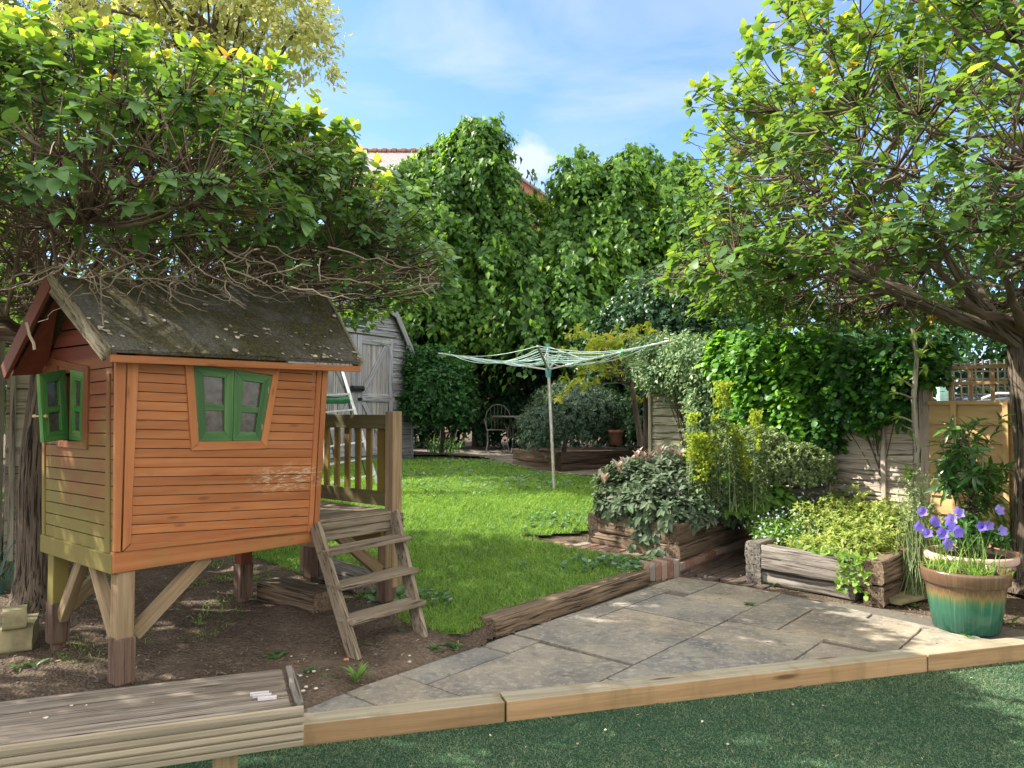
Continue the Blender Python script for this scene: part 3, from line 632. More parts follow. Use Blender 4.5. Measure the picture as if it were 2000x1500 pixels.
def raised_bed(label, parts, mats, soilpoly, soilz):
    t = thing('raised_bed', label, 'raised bed', (*np.mean(soilpoly, 0), parts[0][0][2]), 'raised sleeper beds')
    for (p, q, w_, h), m in zip(parts, mats):
        mb = MB(); mb.sleeper(p, q, w_, h, .014); mb.build('sleeper', M[m], t, True)
    mb = MB(); mb.prism([(x, y, soilz-.2) for x, y in soilpoly], (0, 0, .2)); mb.build('soil_fill', M['soil'], t)
    return t
def off(p, v, z): q = A(p)+v; return (q[0], q[1], z)
n1b = unit(A([u1[1], -u1[0], 0])); n1b = n1b if np.dot(n1b, u2) > 0 else -n1b     # inward from front face
n2b = unit(A([u2[1], -u2[0], 0])); n2b = n2b if np.dot(n2b, u1) > 0 else -n2b
L1 = np.linalg.norm(BL-BC); L2 = 1.75
raised_bed('sleeper bed overflowing with purple grey sage', [
    (off(BC, u1*.11+n1b*.075, .2), off(BC, u1*(L1-.02)+n1b*.075, .2), .15, .125), (off(BC, u1*.12+n1b*.065, .33), off(BC, u1*(L1-.12)+n1b*.065, .33), .13, .185),
    (off(BC, n2b*.065, .2), off(BC, u2*L2+n2b*.065, .2), .13, .14), (off(BC, n2b*.065, .345), off(BC, u2*L2+n2b*.065, .345), .13, .17),
    (off(BC, u1*(L1-.06), .2), off(BC, u1*(L1-.06)+u2*1.5, .2), .13, .14), (off(BC, u1*(L1-.06), .345), off(BC, u1*(L1-.06)+u2*1.5, .345), .13, .16)],
    ['sleeper', 'sleeper', 'sleeper', 'sleeper', 'sleeper_dark', 'sleeper_dark'], [tuple(off(BC, u1*a+u2*b, 0)[:2]) for a, b in ((.1, .1), (L1-.1, .1), (L1-.1, 1.6), (.1, 1.7))], .46)
DC = onz(1725, 1185, .09); DL = onz(1458, 1135, .09); DR = onz(1810, 1140, .09)
v1 = unit(DL-DC); v2 = unit(DR-DC); m1b = unit(v2-v1*np.dot(v1, v2)); m2b = unit(v1-v2*np.dot(v1, v2)); LD = np.linalg.norm(DL-DC)
raised_bed('greyish sleeper bed filled with forget-me-nots and feverfew', [
    (off(DC, v1*.22+m1b*.10, .085), off(DC, v1*(LD-.1)+m1b*.10, .085), .13, .11), (off(DC, v1*.13+m1b*.06, .20), off(DC, v1*(LD-.14)+m1b*.06, .215), .13, .19),
    (off(DC, m2b*.065, .08), off(DC, v2*1.9+m2b*.065, .08), .14, .15), (off(DC, m2b*.065, .235), off(DC, v2*1.9+m2b*.065, .235), .14, .18),
    (off(DC, v1*(LD-.06), .08), off(DC, v1*(LD-.06)+v2*1.9, .08), .13, .15), (off(DC, v1*(LD-.06), .235), off(DC, v1*(LD-.06)+v2*1.9, .235), .13, .185),
    (off(DC, v2*1.95-v1*.5, .12), off(DC, v2*1.95+v1*(LD-.1), .12), .13, .36)],
    ['sleeper_gray', 'sleeper_gray', 'sleeper', 'sleeper', 'sleeper_gray', 'sleeper_gray', 'waney'], [tuple(off(DC, v1*a+v2*b, 0)[:2]) for a, b in ((.1, .1), (LD-.1, .1), (LD-.1, 1.9), (.1, 1.9))], .36)
FL = onh(1008, 906); FM = onh(1092, 922); FRr = onh(1240, 915)
FR = FM+unit(A([1.6, .85, 0]))*2.6; vv = unit(FL-FM); wv = unit(FR-FM)
raised_bed('far sleeper bed in shade behind the rotary dryer', [
    (off(FM, vv*.12, FM[2]), off(FL, vv*0, FM[2]-.02), .14, .12), (off(FM, vv*.0+vv*.1, FM[2]+.12), off(FL, vv*0, FM[2]+.12), .13, .18),
    (off(FM, wv*0, FM[2]-.02), off(FM, wv*2.6, FM[2]-.02), .14, .15), (off(FM, wv*0, FM[2]+.13), off(FM, wv*2.6, FM[2]+.13), .13, .17)],
    ['sleeper', 'sleeper', 'sleeper_dark', 'sleeper_dark'], [tuple(q[:2]) for q in (FM+A([0, .15, 0]), FR+A([0, .2, 0]), FR+A([-1, 1.6, 0]), FL+A([.1, 1.2, 0]))], FM[2]+.24)

# ------------------------------------------------------------------ playhouse
ph = thing('playhouse', 'crooked orange wooden playhouse on stilts with green shutters', 'playhouse', (C0[0], C0[1], .1))
def W(px, py, o=0): return onp(px, py, C0+n1_*o, n1_)              # front (window) wall plane
def Lc(s, o, z): p = C0+d1*s+n1_*o; return A([p[0], p[1], z])
def S(px, py, o=0): return onp(px, py, C0-d1*o, d1)                # short side plane with the open shutter
def cladding(TL, TR, BL_, BR_, nb, thick, nrm, hole=None, lean=0):
    mb = MB(); TL, TR, BL_, BR_ = map(lambda q: A(q, float), (TL, TR, BL_, BR_))
    for i in range(nb):
        t0_, t1_ = i/nb, (i+1)/nb-.0035*18/nb*1.3
        def pt(s, t): a = BL_+(TL-BL_)*t; b = BR_+(TR-BR_)*t; return a+(b-a)*s
        sp = [(0, 1)]
        if hole is not None:
            sp = hole((t0_+t1_)/2, pt)
        for a, b in sp:
            if b-a < .01: continue
            mb.prism([pt(a, t0_), pt(b, t0_), pt(b, t1_), pt(a, t1_)], nrm*thick, g=unit(TR-TL))
    return mb
def hole_px(quad, proj):           # quad of 3-D points TL,TR,BR,BL ; returns function giving s-intervals
    def h(t, pt):
        a = pt(0, t); b = pt(1, t); L = np.linalg.norm(b-a); g = (b-a)/L; z = a[2]
        zt = max(quad[0][2], quad[1][2]); zb = min(quad[2][2], quad[3][2])
        if z > zt-.02 or z < zb+.02: return [(0, 1)]
        def sx(p, q): k = (z-q[2])/(p[2]-q[2]); return np.dot(q+(p-q)*k-a, g)/L
        l, r = sorted((sx(quad[0], quad[3]), sx(quad[1], quad[2])))
        return [(0, l), (r, 1)]
    return h
# front wall
wTL, wTR, wBR, wBL = W(268, 690), W(618, 715), W(598, 1040), W(250, 1062)
fo = [W(357, 703), W(543, 717), W(516, 876), W(370, 880)]            # outside of window frame
fi = [W(373, 711), W(528, 733), W(505, 861), W(384, 862)]            # inside
midq = [(p+q)/2 for p, q in zip(fo, fi)]
mb = cladding(wTL, wTR, wBL, wBR, 20, .014, n1_, hole_px(midq, None)); mb.build('front_wall', M['orange'], ph)
def framequad(mb, o, i, th, nrm):
    for k in range(4):
        a, b = k, (k+1) % 4; mb.prism([o[a], o[b], i[b], i[a]], nrm*th, g=unit(o[b]-o[a]))
mb = MB(); framequad(mb, fo, fi, .028, n1_); wf = mb.build('window_frame', M['orange'], ph, False, .003)
# shutters in the front window
def shutter(quad, nrm, parent, th=.018, bar=.24, off_=.006, name='shutter', mat='green', z0=.45):
    q = [A(p, float)+nrm*off_ for p in quad]; TLq, TRq, BRq, BLq = q
    def P(s, t): a = TLq+(TRq-TLq)*s; b = BLq+(BRq-BLq)*s; return a+(b-a)*t
    f = bar; fb = bar*.55; mb = MB()
    inn = [P(f, fb), P(1-f, fb), P(1-f, 1-fb), P(f, 1-fb)]
    framequad(mb, q, inn, th, nrm)
    mb.prism([P(f, .5), P(1-f, .5), P(1-f, .585), P(f, .585)], nrm*(th*.8), g=unit(TRq-TLq))
    s_ = mb.build(name, M[mat], parent, False, .002)
    mb = MB(); mb.prism([P(f-.02, fb-.02), P(1-f+.02, fb-.02), P(1-f+.02, 1-fb+.02), P(f-.02, 1-fb+.02)], nrm*.003); mb.build('pane', M['glass'], s_)
    return s_, P
mT = W(453, 722); mB = W(450, 861)
shutter([fi[0]+A([0, 0, -.004]), mT, mB, fi[3]], n1_, ph); shutter([mT+d1*.003, fi[1]+A([0, 0, -.004]), fi[2], mB+d1*.003], n1_, ph)
def hinge(p, g, u, nrm, parent, s=.02, h=.035):
    mb = MB(); mb.box(p-g*s/2-u*h/2, g*s, u*h, nrm*.003); mb.tube([p-u*h/2+nrm*.004, p+u*h/2+nrm*.004], .003, 6); mb.build('hinge', M['hinge'], parent)
UZ = A([0, 0, 1.])
for px, py in ((378, 748), (385, 833), (524, 762), (511, 834)): hinge(W(px, py, .02), d1, UZ, n1_, ph)
# trims of the front wall
mb = MB()
for q in ([(222, 697), (243, 698), (232, 1077), (219, 1077)], [(246, 698), (268, 700), (252, 1060), (236, 1076)], [(616, 715), (625, 716), (607, 1034), (598, 1040)], [(627, 716), (637, 717), (619, 1026), (609, 1032)]):
    mb.prism([W(*p) for p in q], n1_*.024, g=UZ)
mb.prism([W(238, 1077), W(252, 1062), W(598, 1040), W(607, 1034), W(607, 1040)], n1_*.022, g=d1)
mb.build('corner_trim', M['orange'], ph, False, .003)
# bearer beam below the wall, running on under the porch
mb = MB(); mb.box(Lc(-.03, -.03, .705), d1*1.93, n1_*.045, (0, 0, .105)); mb.build('bearer', M['orange'], ph, False, .004)
# side wall (short) with gable
sw = -n1_
def SL_(o, z, e=0): p = C0+sw*o-d1*e; return A([p[0], p[1], z])
zR = 2.25
mb = cladding(SL_(.075, 1.83), SL_(1.03, 1.80), SL_(.0, .80), SL_(.95, .80), 15, .014, -d1, hole_px([S(118, 708), S(172, 722), S(168, 868), S(122, 862)], None)); mb.build('side_wall', M['orange_side'], ph)
mb = MB()
for i in range(5):
    t0_, t1_ = i/5, (i+1)/5-.02; a, b = SL_(.0, 1.80), SL_(1.0, 1.80); c = SL_(.5, 2.28)
    P_ = lambda s, t: (a+(b-a)*s)*(1-t)+c*t
    mb.prism([P_(0, t0_), P_(1, t0_), P_(1, t1_), P_(0, t1_)], -d1*.013, g=sw)
mb.build('gable', M['redbrown'], ph)
mb = MB(); framequad(mb, [S(110, 700), S(181, 716), S(178, 878), S(118, 872)], [S(120, 715), S(172, 727), S(168, 862), S(124, 860)], .026, -d1); mb.build('window_frame', M['orange_side'], ph, False, .003)
# opened shutter: hinged on far side of the opening, swung out
hT, hB = S(122, 722, .03), S(128, 858, .03); dv = unit(A([-.10, -1., 0]))
q = [hT+dv*.21+A([0, 0, -.035]), hT, hB, hB+dv*.2+A([0, 0, -.01])]
s_, P_ = shutter(q, unit(np.cross(q[1]-q[0], UZ)), ph, .02, .26, 0, mat='greenedge')
nn = unit(np.cross(q[1]-q[0], UZ))
mb = MB(); kp = P_(.06, .62)
for sg in (1, -1): mb.tube([kp, kp+nn*sg*.022, kp+nn*sg*.03, kp+nn*sg*.04], [.005, .005, .012, .008], 8)
mb.build('knob', M['knob'], s_, True)
for z in (.16, .84):
    p = P_(1, z); hinge(p+(-d1)*.004-sw*.0, dv, UZ, -d1, s_, .05, .04)
# other shutter ajar
a0_, b0_ = S(171, 727, .004), S(167, 862, .004); dv2 = unit(sw*.99-d1*.05)
shutter([a0_+dv2*.17+A([0, 0, .02]), a0_, b0_, b0_+dv2*.16+A([0, 0, .005])], -d1, ph, .018, .26, .0, mat='greenedge')
mb = MB(); mb.box(S(124, 735, -.02), sw*-.05, -UZ*.33, d1*.02); mb.build('inner_post', M['redbrown'], ph)
# back and porch walls, floor
mb = MB(); mb.box(Lc(.02, -1.0, .8), d1*1.2, n1_*.012, (0, 0, 1.0)); mb.box(Lc(1.2, -.99, .8), n1_*.95, -d1*.012, (0, 0, 1.02)); mb.build('rear_wall', M['redbrown'], ph)
mb = MB(); mb.box(Lc(.02, -.97, .79), d1*1.2, n1_*.94, (0, 0, .018)); mb.build('floor', M['deck'], ph)
mb = MB(); mb.box(SL_(-.0, .70, .0), sw*.97, -d1*.035, (0, 0, .10)); mb.build('side_bearer', M['orange_side'], ph, False, .004)
mb = MB(); mb.box(SL_(.02, .60, -1.75), sw*.95, d1*.05, (0, 0, .1)); mb.build('side_bearer', M['orange_side'], ph, False, .004)
# side trims
mb = MB()
for q in ([(222, 730), (216, 728), (211, 1112), (222, 1112)],):
    mb.prism([S(*p) for p in q], -d1*.022, g=UZ)
mb.build('side_trim', M['orange_side'], ph, False, .003); mb = MB()
mb.prism([SL_(.945, .74), SL_(.985, .74), SL_(1.03, 1.8), SL_(.99, 1.8)], -d1*.022, g=UZ); mb.build('side_trim', M['orange_side'], ph, False, .003)
# porch deck
mb = MB()
for i in range(8): mb.box(Lc(1.235, -.99+i*.124, .812), d1*.62, n1_*.118, (0, 0, .022))
mb.build('porch_deck', M['deck'], ph, False, .003)
mb = MB(); mb.box(Lc(1.2, .018, .705), d1*.70, n1_*.03, (0, 0, .11)); mb.build('porch_bearer', M['deck'], ph, False, .004)
# porch post and rail
mb = MB(); mb.box(Lc(1.83, -.075, .30), d1*.085, n1_*.085, (0, 0, 1.22)); mb.build('porch_post', M['legwood'], ph, False, .005)
rz = 1.50
for z in (1.395, .855): mb = MB(); mb.box(Lc(1.84, -.99, z), n1_*.915, d1*.025, (0, 0, .1)); mb.build('porch_rail', M['rail'], ph, False, .003)
for i in range(7):
    mb = MB(); wv_ = .055 if i != 6 else .075; mb.box(Lc(1.866, -.95+i*.125, .9), n1_*wv_, d1*.018, (0, 0, .55)); mb.build('porch_baluster', M['slat'], ph, False, .002)
mb = MB(); mb.box(Lc(1.83, -1.0, .30), d1*.085, -n1_*.085, (0, 0, 1.2)); mb.build('porch_post', M['legwood'], ph, False, .005)
# legs and braces
def leg(s_, o_, zt, zb, foot=True, mat='legwood', fm='footwood'):
    mb = MB(); mb.box(Lc(s_, o_, zb+.28), d1*.088, -n1_*.088, (0, 0, zt-zb-.28)); l = mb.build('leg', M[mat], ph, False, .006)
    mb = MB(); mb.box(Lc(s_-.006, o_+.006, zb+.05), d1*.10, -n1_*.10, (0, 0, .235)); mb.box(Lc(s_+.02, o_-.02, zb-.1), d1*.06, -n1_*.06, (0, 0, .16)); mb.build('foot', M[fm], l, False, .006)
leg(0, .0, .703, .08); leg(0, -.86, .703, .12, mat='orange_side'); leg(1.78, 0.0, .703, .16); leg(1.78, -.86, .703, .2); leg(1.2, -.86, .703, .16, mat='redbrown')
mb = MB()
for (a, b) in ((Lc(.1, -.05, .36), Lc(.50, -.05, .71)), (Lc(1.79, -.05, .40), Lc(1.42, -.05, .71)), (SL_(.1, .30, -.05), SL_(.42, .71, -.05)), (SL_(.85, .32, -.05), SL_(.55, .71, -.05)), (Lc(.1, -.91, .36), Lc(.5, -.91, .71))):
    mb = MB(); mb.beam(a, b, .05, .075, up=unit(np.cross(b-a, np.cross(UZ, b-a)))); mb.build('brace', M['legwood'], ph, False, .004)
# roof
eL, eR = W(214, 688, .09), W(701, 712, .09); rL, rR = W(100, 545, -.47), W(628, 572, -.47)
eL2, eR2 = A(Lc(-.2, -1.06, 1.765)), A(Lc(1.55, -1.06, 1.78))
def grid_quad(a, b, c, d, nx, ny, ns=.008, th=.022):
    mb = MB(); nn = unit(np.cross(b-a, d-a)); V = []
    for j in range(ny+1):
        for i in range(nx+1):
            s, t = i/nx, j/ny; p = (a*(1-s)+b*s)*(1-t)+(d*(1-s)+c*s)*t
            V.append(p+nn*(th+ns*mnoise.fractal(Vector(p)*9, 1, 2, 3)))
    q = [(j*(nx+1)+i, j*(nx+1)+i+1, (j+1)*(nx+1)+i+1, (j+1)*(nx+1)+i) for j in range(ny) for i in range(nx)]
    mb.add(A(V), q, .5); mb.prism([a, b, c, d], nn*th*.8); return mb, nn
mb, rn = grid_quad(eL, eR, rR, rL, 60, 24); roof = mb.build('roof', M['felt'], ph, False)
mb, rn2 = grid_quad(rL, rR, eR2, eL2, 20, 10); mb.build('roof', M['felt'], ph, False)
mb = MB(); mb.prism([eL-A([0, 0, .012]), eR-A([0, 0, .012]), eR-A([0, 0, .05]), eL-A([0, 0, .05])], n1_*.02, g=d1); mb.build('eaves_trim', M['orange'], ph, False, .003)
def barge(a, b, outd, m='barge', h=.085):
    g = unit(b-a); up = unit(np.cross(outd, g)); up = up if up[2] > 0 else -up; mb = MB(); mb.box(a-up*(h-.03), b-a, up*h, outd*.022); mb.build('bargeboard', M[m], ph, False, .003)
barge(eL, rL, -d1); barge(eR, rR, d1); barge(eL2, rL, -d1, 'redbrown', .10); barge(eR2, rR, d1)
mb = MB(); mb.prism([eL2-A([0, 0, .02])+d1*.03, Lc(-.0, -1.06, 1.76), Lc(-.0, -1.0, 1.80), rL-A([0, 0, .03])+d1*.05], (0, 0, -.012)); mb.build('soffit', M['redbrown'], ph)
# steps
LT = [W(613, 1032, .05), W(748, 1014, .05)]; s0 = 1.165; s1 = 1.80
def onfloor(px, py, z): return onz(px, py, z)
lb = [onz(692, 1285, .12), onz(823, 1243, .14)]
lt = [onp(617, 1037, lb[0], unit(d1)), onp(750, 1018, lb[1], unit(d1))]
lt = [Lc(1.16, .06, .80), Lc(1.80, .06, .81)]
st = thing('porch_steps', 'three tread wooden steps leaning on the playhouse porch', 'steps', (lb[0]+lb[1])/2)
rails = []
for a, b in zip(lb, lt):
    mb = MB(); g = unit(b-a); mb.box(a-g*.03-d1*.014-unit(np.cross(g, d1))*.05, (b-a)+g*.05, d1*.03, unit(np.cross(g, d1))*.10); mb.build('stringer', M['deck'], st, False, .005)
for k in (.27, .53, .80):
    a = lb[0]+(lt[0]-lb[0])*k; b = lb[1]+(lt[1]-lb[1])*k; mb = MB(); mb.box(a-(b-a)*.03-n1_*.05-A([0, 0, .012]), (b-a)*1.06, n1_*.155, (0, 0, .03)); mb.build('tread', M['deck'], st, False, .008)
# litter on the roof
def scatter(name, pts, nrm, sizes, mat, kind='oval', label=None, cat=None, parent=None, group=None):
    n = len(pts); a = RNG.uniform(0, 6.3, n); D = np.stack([np.cos(a), np.sin(a), RNG.uniform(-.1, .3, n)], 1); D -= nrm*(D@nrm)[:, None]*.8
    mb = MB(); leaves(mb, kind, pts+nrm*.012, D, nrm+rdir(n)*.3, sizes, RNG.random(n)); return tag(mb.build(name, M[mat]), label, cat, group, 'stuff')
k = RNG.random((90, 2)); k[:, 1] = k[:, 1]**1.5; rp = (eL*(1-k[:, :1])+eR*k[:, :1])*(1-k[:, 1:])+(rL*(1-k[:, :1])+rR*k[:, :1])*k[:, 1:]
scatter('fallen_petals', rp+rn*.022, rn, RNG.uniform(.010, .034, 90), 'petal', 'round', 'pale fallen petals scattered on the mossy playhouse roof', 'petals')
k = RNG.random((5000, 2)); rp = (eL*(1-k[:, :1])+eR*k[:, :1])*(1-k[:, 1:])+(rL*(1-k[:, :1])+rR*k[:, :1])*k[:, 1:]
nm_ = A([mnoise.noise(Vector(p)*3.2) for p in rp]); rp = rp[nm_ > 0.02]
mb = MB(); leaves(mb, 'round', rp+rn*.018, rdir(len(rp))+rn*.6, rn+rdir(len(rp))*.8, RNG.uniform(.006, .013, len(rp)), RNG.random(len(rp)))
M['moss'] = leafmat('moss_tuft', [(0, (.05, .05, .015)), (.6, (.10, .095, .025)), (1, (.20, .17, .05))], .1, .9, spec=.05); mb.build('moss', M['moss'], ph)

# ------------------------------------------------------------------ bench
bz = .48; bA = onz(573, 1303, bz); bB = onz(573, 1373, bz); bdir = unit(A([-.935, -.355, 0])); bw = bB-bA
bn = thing('bench', 'grey weathered decking bench with a grooved front board', 'bench', onz(495, 1455, 0)*A([1, 1, 0]))
bnd = unit(bw-bdir*np.dot(bw, bdir)); mb = MB()
for i in range(3):
    mb.box(bA+bnd*(i*.137)+bdir*.045-A([0, 0, .03]), bdir*1.75, bnd*.1355, (0, 0, .03))
mb.build('seat_board', M['bench'], bn, False, .004)
mb = MB(); Wd = .412; mb.box(bA+bdir*.0-A([0, 0, .034]), bdir*.03, bnd*Wd, (0, 0, .044)); mb.build('end_board', M['sleeper_gray'], bn, False, .004)
mb = MB(); fb = bA+bnd*(Wd+.002)-A([0, 0, .005])
for i in range(5): mb.box(fb-A([0, 0, .027*(i+1)]), bdir*1.8, bnd*.026, (0, 0, .0195))
mb.box(fb-A([0, 0, .135]), bdir*1.8, bnd*.012, (0, 0, .135)); mb.build('front_board', M['benchface'], bn, False, .0035)
for s_ in (.22, 1.55):
    mb = MB(); mb.box(A([*(bA+bdir*s_+bnd*.3)[:2], 0]), bdir*.085, bnd*.085, (0, 0, bz-.035)); mb.build('leg', M['legwood'], bn, False, .005)
    mb = MB(); mb.box(A([*(bA+bdir*s_+bnd*.03)[:2], 0]), bdir*.085, bnd*.085, (0, 0, bz-.035)); mb.build('leg', M['legwood'], bn, False, .005)
g = unit(A([.9, .25, 0])); hh = A([-g[1], g[0], 0])
for i, (px, py, lab) in enumerate(((507, 1358, 'rear white wooden peg on the bench top'), (512, 1362, 'middle white wooden peg on the bench top'), (522, 1367, 'front white wooden peg on the bench top'))):
    p = onz(px, py, bz); pg = thing('clothes_peg', lab, 'peg', p, 'white pegs lying on the bench')
    for s_ in (-1, 1): mb = MB(); mb.box(p-g*.033+hh*(s_*.004-.003)+A([0, 0, .001]), g*.066, hh*.0065, (0, 0, .011)); mb.build('jaw', M['white'], pg, False, .001)
    mb = MB(); mb.tube([p+g*.008-hh*.006+A([0, 0, .006]), p+g*.008+hh*.008+A([0, 0, .006])], .005, 8); mb.build('spring', M['hinge'], pg)
mb = MB(); P = A([onz(px, py, bz) for px, py in ((88, 1401), (140, 1380), (170, 1377), (60, 1392), (300, 1372), (400, 1345), (230, 1420))]); leaves(mb, 'round', P+A([0, 0, .002]), rdir(7)*A([1, 1, .2]), np.tile(UZ, (7, 1)), A([.020, .014, .007, .006, .006, .005, .008]), RNG.random(7))
tag(mb.build('fallen_petals', M['petal']), 'white petals lying on the bench top', 'petals', None, 'stuff')
#PART2
# ------------------------------------------------------------------ loose timbers and stones under / beside the playhouse
def loose(name, label, cat, a, b, w_, h, mat, group=None):
    mb = MB(); mb.sleeper(a, b, w_, h, .005); return tag(mb.build(name, M[mat], None, True), label, cat, group)
loose('sleeper_offcut', 'short dark sleeper offcut lying under the playhouse beside the steps', 'offcut', onz(530, 1168, .16), onz(640, 1196, .16), .24, .14, 'sleeper', 'timber offcuts under the playhouse')
loose('sleeper_offcut', 'pale topped offcut behind the darker one, seen through the steps', 'offcut', onz(610, 1118, .19), onz(720, 1156, .19), .22, .13, 'sleeper_gray', 'timber offcuts under the playhouse')
loose('stone_block', 'large mossy stone slab at the left edge by the tree trunk', 'stone', onz(-60, 1270, .12), onz(70, 1255, .12), .35, .14, 'stone', 'stones by the trunk')
loose('stone_block', 'small square stone block resting on the mossy slab', 'stone', onz(5, 1228, .26), onz(52, 1222, .26), .14, .11, 'stone', 'stones by the trunk')
loose('stepping_stone', 'flat pale stone slab beside the glazed pot', 'stone', (2.78, 5.75, .10), (3.08, 5.95, .10), .25, .035, 'stone')
# ------------------------------------------------------------------ shed
SR = onz(806, 892, .62); bs = math.radians(28); sw_ = A([math.sin(bs), math.cos(bs), 0]); sn = A([sw_[1], -sw_[0], 0])
def H(px, py, o=0): return onp(px, py, SR+sn*o, sn)
def HS(s_, z, o=0): p = SR+sw_*s_+sn*o; return A([p[0], p[1], z])
shed = thing('barn_shed', 'silvery grey wooden barn shed with gambrel roof and braced doors', 'shed', HS(-1.73, .6))
prof = [(0, .55), (0, 2.33), (-.66, 3.21), (-1.73, 3.60), (-2.80, 3.21), (-3.46, 2.33), (-3.46, .55)]
def wid(z):
    if z <= 2.33: return 0
    if z <= 3.21: return -.66*(z-2.33)/.88
    return -.66-1.07*(z-3.21)/.39
zz = .56; mb = MB()
while zz < 3.55:
    z1_ = min(zz+.118, 3.58); xa, xb = wid(zz), wid(z1_)
    w0 = random.uniform(-.006, .006)
    mb.prism([HS(-3.46-xa, zz, .004), HS(xa, zz, .004), HS(xb, z1_-.004, -.006), HS(-3.46-xb, z1_-.004, -.006)], sn*.014, g=sw_)
    mb.prism([HS(-3.46-xa, zz, .018), HS(xa, zz, .018), HS(xa, zz+.018+w0, .014), HS(-3.46-xa, zz+.018-w0, .014)], sn*.006, g=sw_)
    zz = z1_
mb.build('front_wall', M['shed'], shed)
mb = MB(); mb.prism([HS(a, b, -.03) for a, b in prof], -sn*2.3); mb.build('shed_body', M['shed'], shed)
for (a, b) in ((1, 2), (2, 3), (3, 4), (4, 5)):
    p, q = HS(*prof[a], .12), HS(*prof[b], .12); g = unit(q-p); up = unit(np.cross(sn, g)); up = up if up[2] > 0 else -up
    ex = .07 if a in (1,) else 0; ex2 = .07 if b == 5 else 0
    mb = MB(); mb.box(p-g*ex+up*.012, (q-p)+g*(ex+ex2), -sn*2.5, up*.03); mb.build('roof_panel', M['felt'], shed)
    mb = MB(); mb.box(p-g*ex-up*.075, (q-p)+g*(ex+ex2), sn*.022, up*.11); mb.build('bargeboard', M['shed'], shed, False, .003)
mb = MB(); mb.box(HS(-.02, .55, .0), -sw_*.05, sn*.03, (0, 0, 1.78)); mb.build('corner_board', M['shed'], shed)
mb = MB(); mb.box(HS(-.60, 2.80, .02), -sw_*2.3, sn*.045, (0, 0, .07)); mb.build('lintel', M['shed'], shed, False, .003)
def door(s_r, s_l, sgn):
    f = s_r > s_l; z0, z1 = .72, 2.77; wd = abs(s_r-s_l)
    g = sw_*(1 if s_l < s_r else -1); o = HS(min(s_l, s_r), 0, .02); X = lambda a, z, e=0: A([*(o+sw_*a+sn*e)[:2], z])
    mb = MB(); nb = 7
    for i in range(nb): mb.box(X(wd*i/nb+.003, z0), sw_*(wd/nb-.006), sn*.018, (0, 0, z1-z0))
    dd = mb.build('door', M['sheddoor'], shed, False, .002)
    mb = MB()
    for a, b in ((0, .12), (wd-.12, wd)): mb.box(X(a, z0, .018), sw_*(b-a), sn*.022, (0, 0, z1-z0))
    for z in (z0, 1.64, z1-.14): mb.box(X(.12, z, .018), sw_*(wd-.24), sn*.022, (0, 0, .14))
    for (za, zb) in ((z0+.14, 1.64), (1.78, z1-.14)):
        a, b = (.16, wd-.18) if sgn > 0 else (wd-.18, .16)
        if za < 1: a, b = b, a
        mb.prism([X(a-.07, za, .02), X(a+.07, za, .02), X(b+.07, zb, .02), X(b-.07, zb, .02)], sn*.019)
    mb.build('door_frame', M['shed'], dd, False, .003)
    return dd, X, wd
dR, XR, wR_ = door(-.70, -1.68, 1); dL, XL, wL_ = door(-1.70, -2.68, -1)
for z in (2.70, 1.70):
    mb = MB(); mb.prism([XR(wR_-.05, z-.035, .042), XR(wR_-.05, z+.035, .042), XR(wR_-.6, z+.012, .042), XR(wR_-.6, z-.012, .042)], sn*.005); mb.build('strap_hinge', M['alu'] if z > 2 else M['sheddoor'], dR)
mb = MB(); mb.tube([XR(-.18, 1.86, .07), XR(.10, 1.86, .07)], .05, 10); mb.build('bolt_box', M['black'], dR)
mb = MB(); mb.tube([XR(.03, 1.68, .04), XR(.03, 1.68, .10)], .03, 10); mb.build('knob', M['black'], dR)
# window of the gable
wz = [(-2.05, 2.87), (-1.40, 2.87), (-1.40, 3.33), (-2.05, 3.33)]
mb = MB(); mb.prism([HS(a, b, .012) for a, b in wz], sn*.004); M['wglass'] = plain('window_pane', (.06, .09, .08), .08, 0, .6, nsc=5, var=.5)
pn = mb
wf_ = MB()
for a0, a1, b0, b1 in ((-2.08, -2.03, 2.84, 3.36), (-1.42, -1.36, 2.84, 3.36), (-2.03, -1.42, 3.31, 3.36), (-1.735, -1.71, 2.86, 3.31), (-2.03, -1.42, 3.08, 3.105)):
    wf_.box(HS(a0, b0, .016), sw_*(a1-a0), sn*(.022 if a1-a0 > .04 and a1-a0 < .2 else .018), (0, 0, b1-b0))
fo_ = wf_.build('window', M['shed'], shed, False, .002); pn.build('pane', M['wglass'], fo_)
# step ladder in front of the shed, with a rolled green cover hung over it
def T(px, py, d): return dep(px, py, d)
ld = thing('step_ladder', 'thin aluminium step ladder standing open before the shed', 'ladder', onh(700, 960))
ap = T(655, 722, 10.2)
fr = [(T(668, 722, 10.15), T(738, 945, 9.7)), (T(622, 722, 10.15), T(640, 965, 9.5))]
for a, b in fr: mb = MB(); mb.beam(a, b, .035, .022, up=(0, 1, 0)); mb.build('stile', M['alu'], ld)
for k in np.linspace(.22, .92, 6):
    a = fr[0][0]+(fr[0][1]-fr[0][0])*k; b = fr[1][0]+(fr[1][1]-fr[1][0])*k; mb = MB(); mb.beam(a, b, .05, .02); mb.build('tread', M['alu'], ld)
for a, b in ((T(666, 724, 10.2), T(716, 935, 10.9)), (T(622, 724, 10.2), T(662, 942, 10.9))): mb = MB(); mb.beam(a, b, .02, .02, up=(0, 1, 0)); mb.build('rear_leg', M['dwire'], ld)
mb = MB(); a, b = T(560, 785, 10.05), T(684, 780, 10.05); mb.tube([a+(b-a)*k+A([0, 0, -.01*math.sin(k*9)]) for k in np.linspace(0, 1, 12)], [.05]*12, 10, lump=.25); tag(mb.build('rolled_cover', M['greenp'], None, True), 'green rolled cover with a pale edge resting on the step ladder', 'cover')

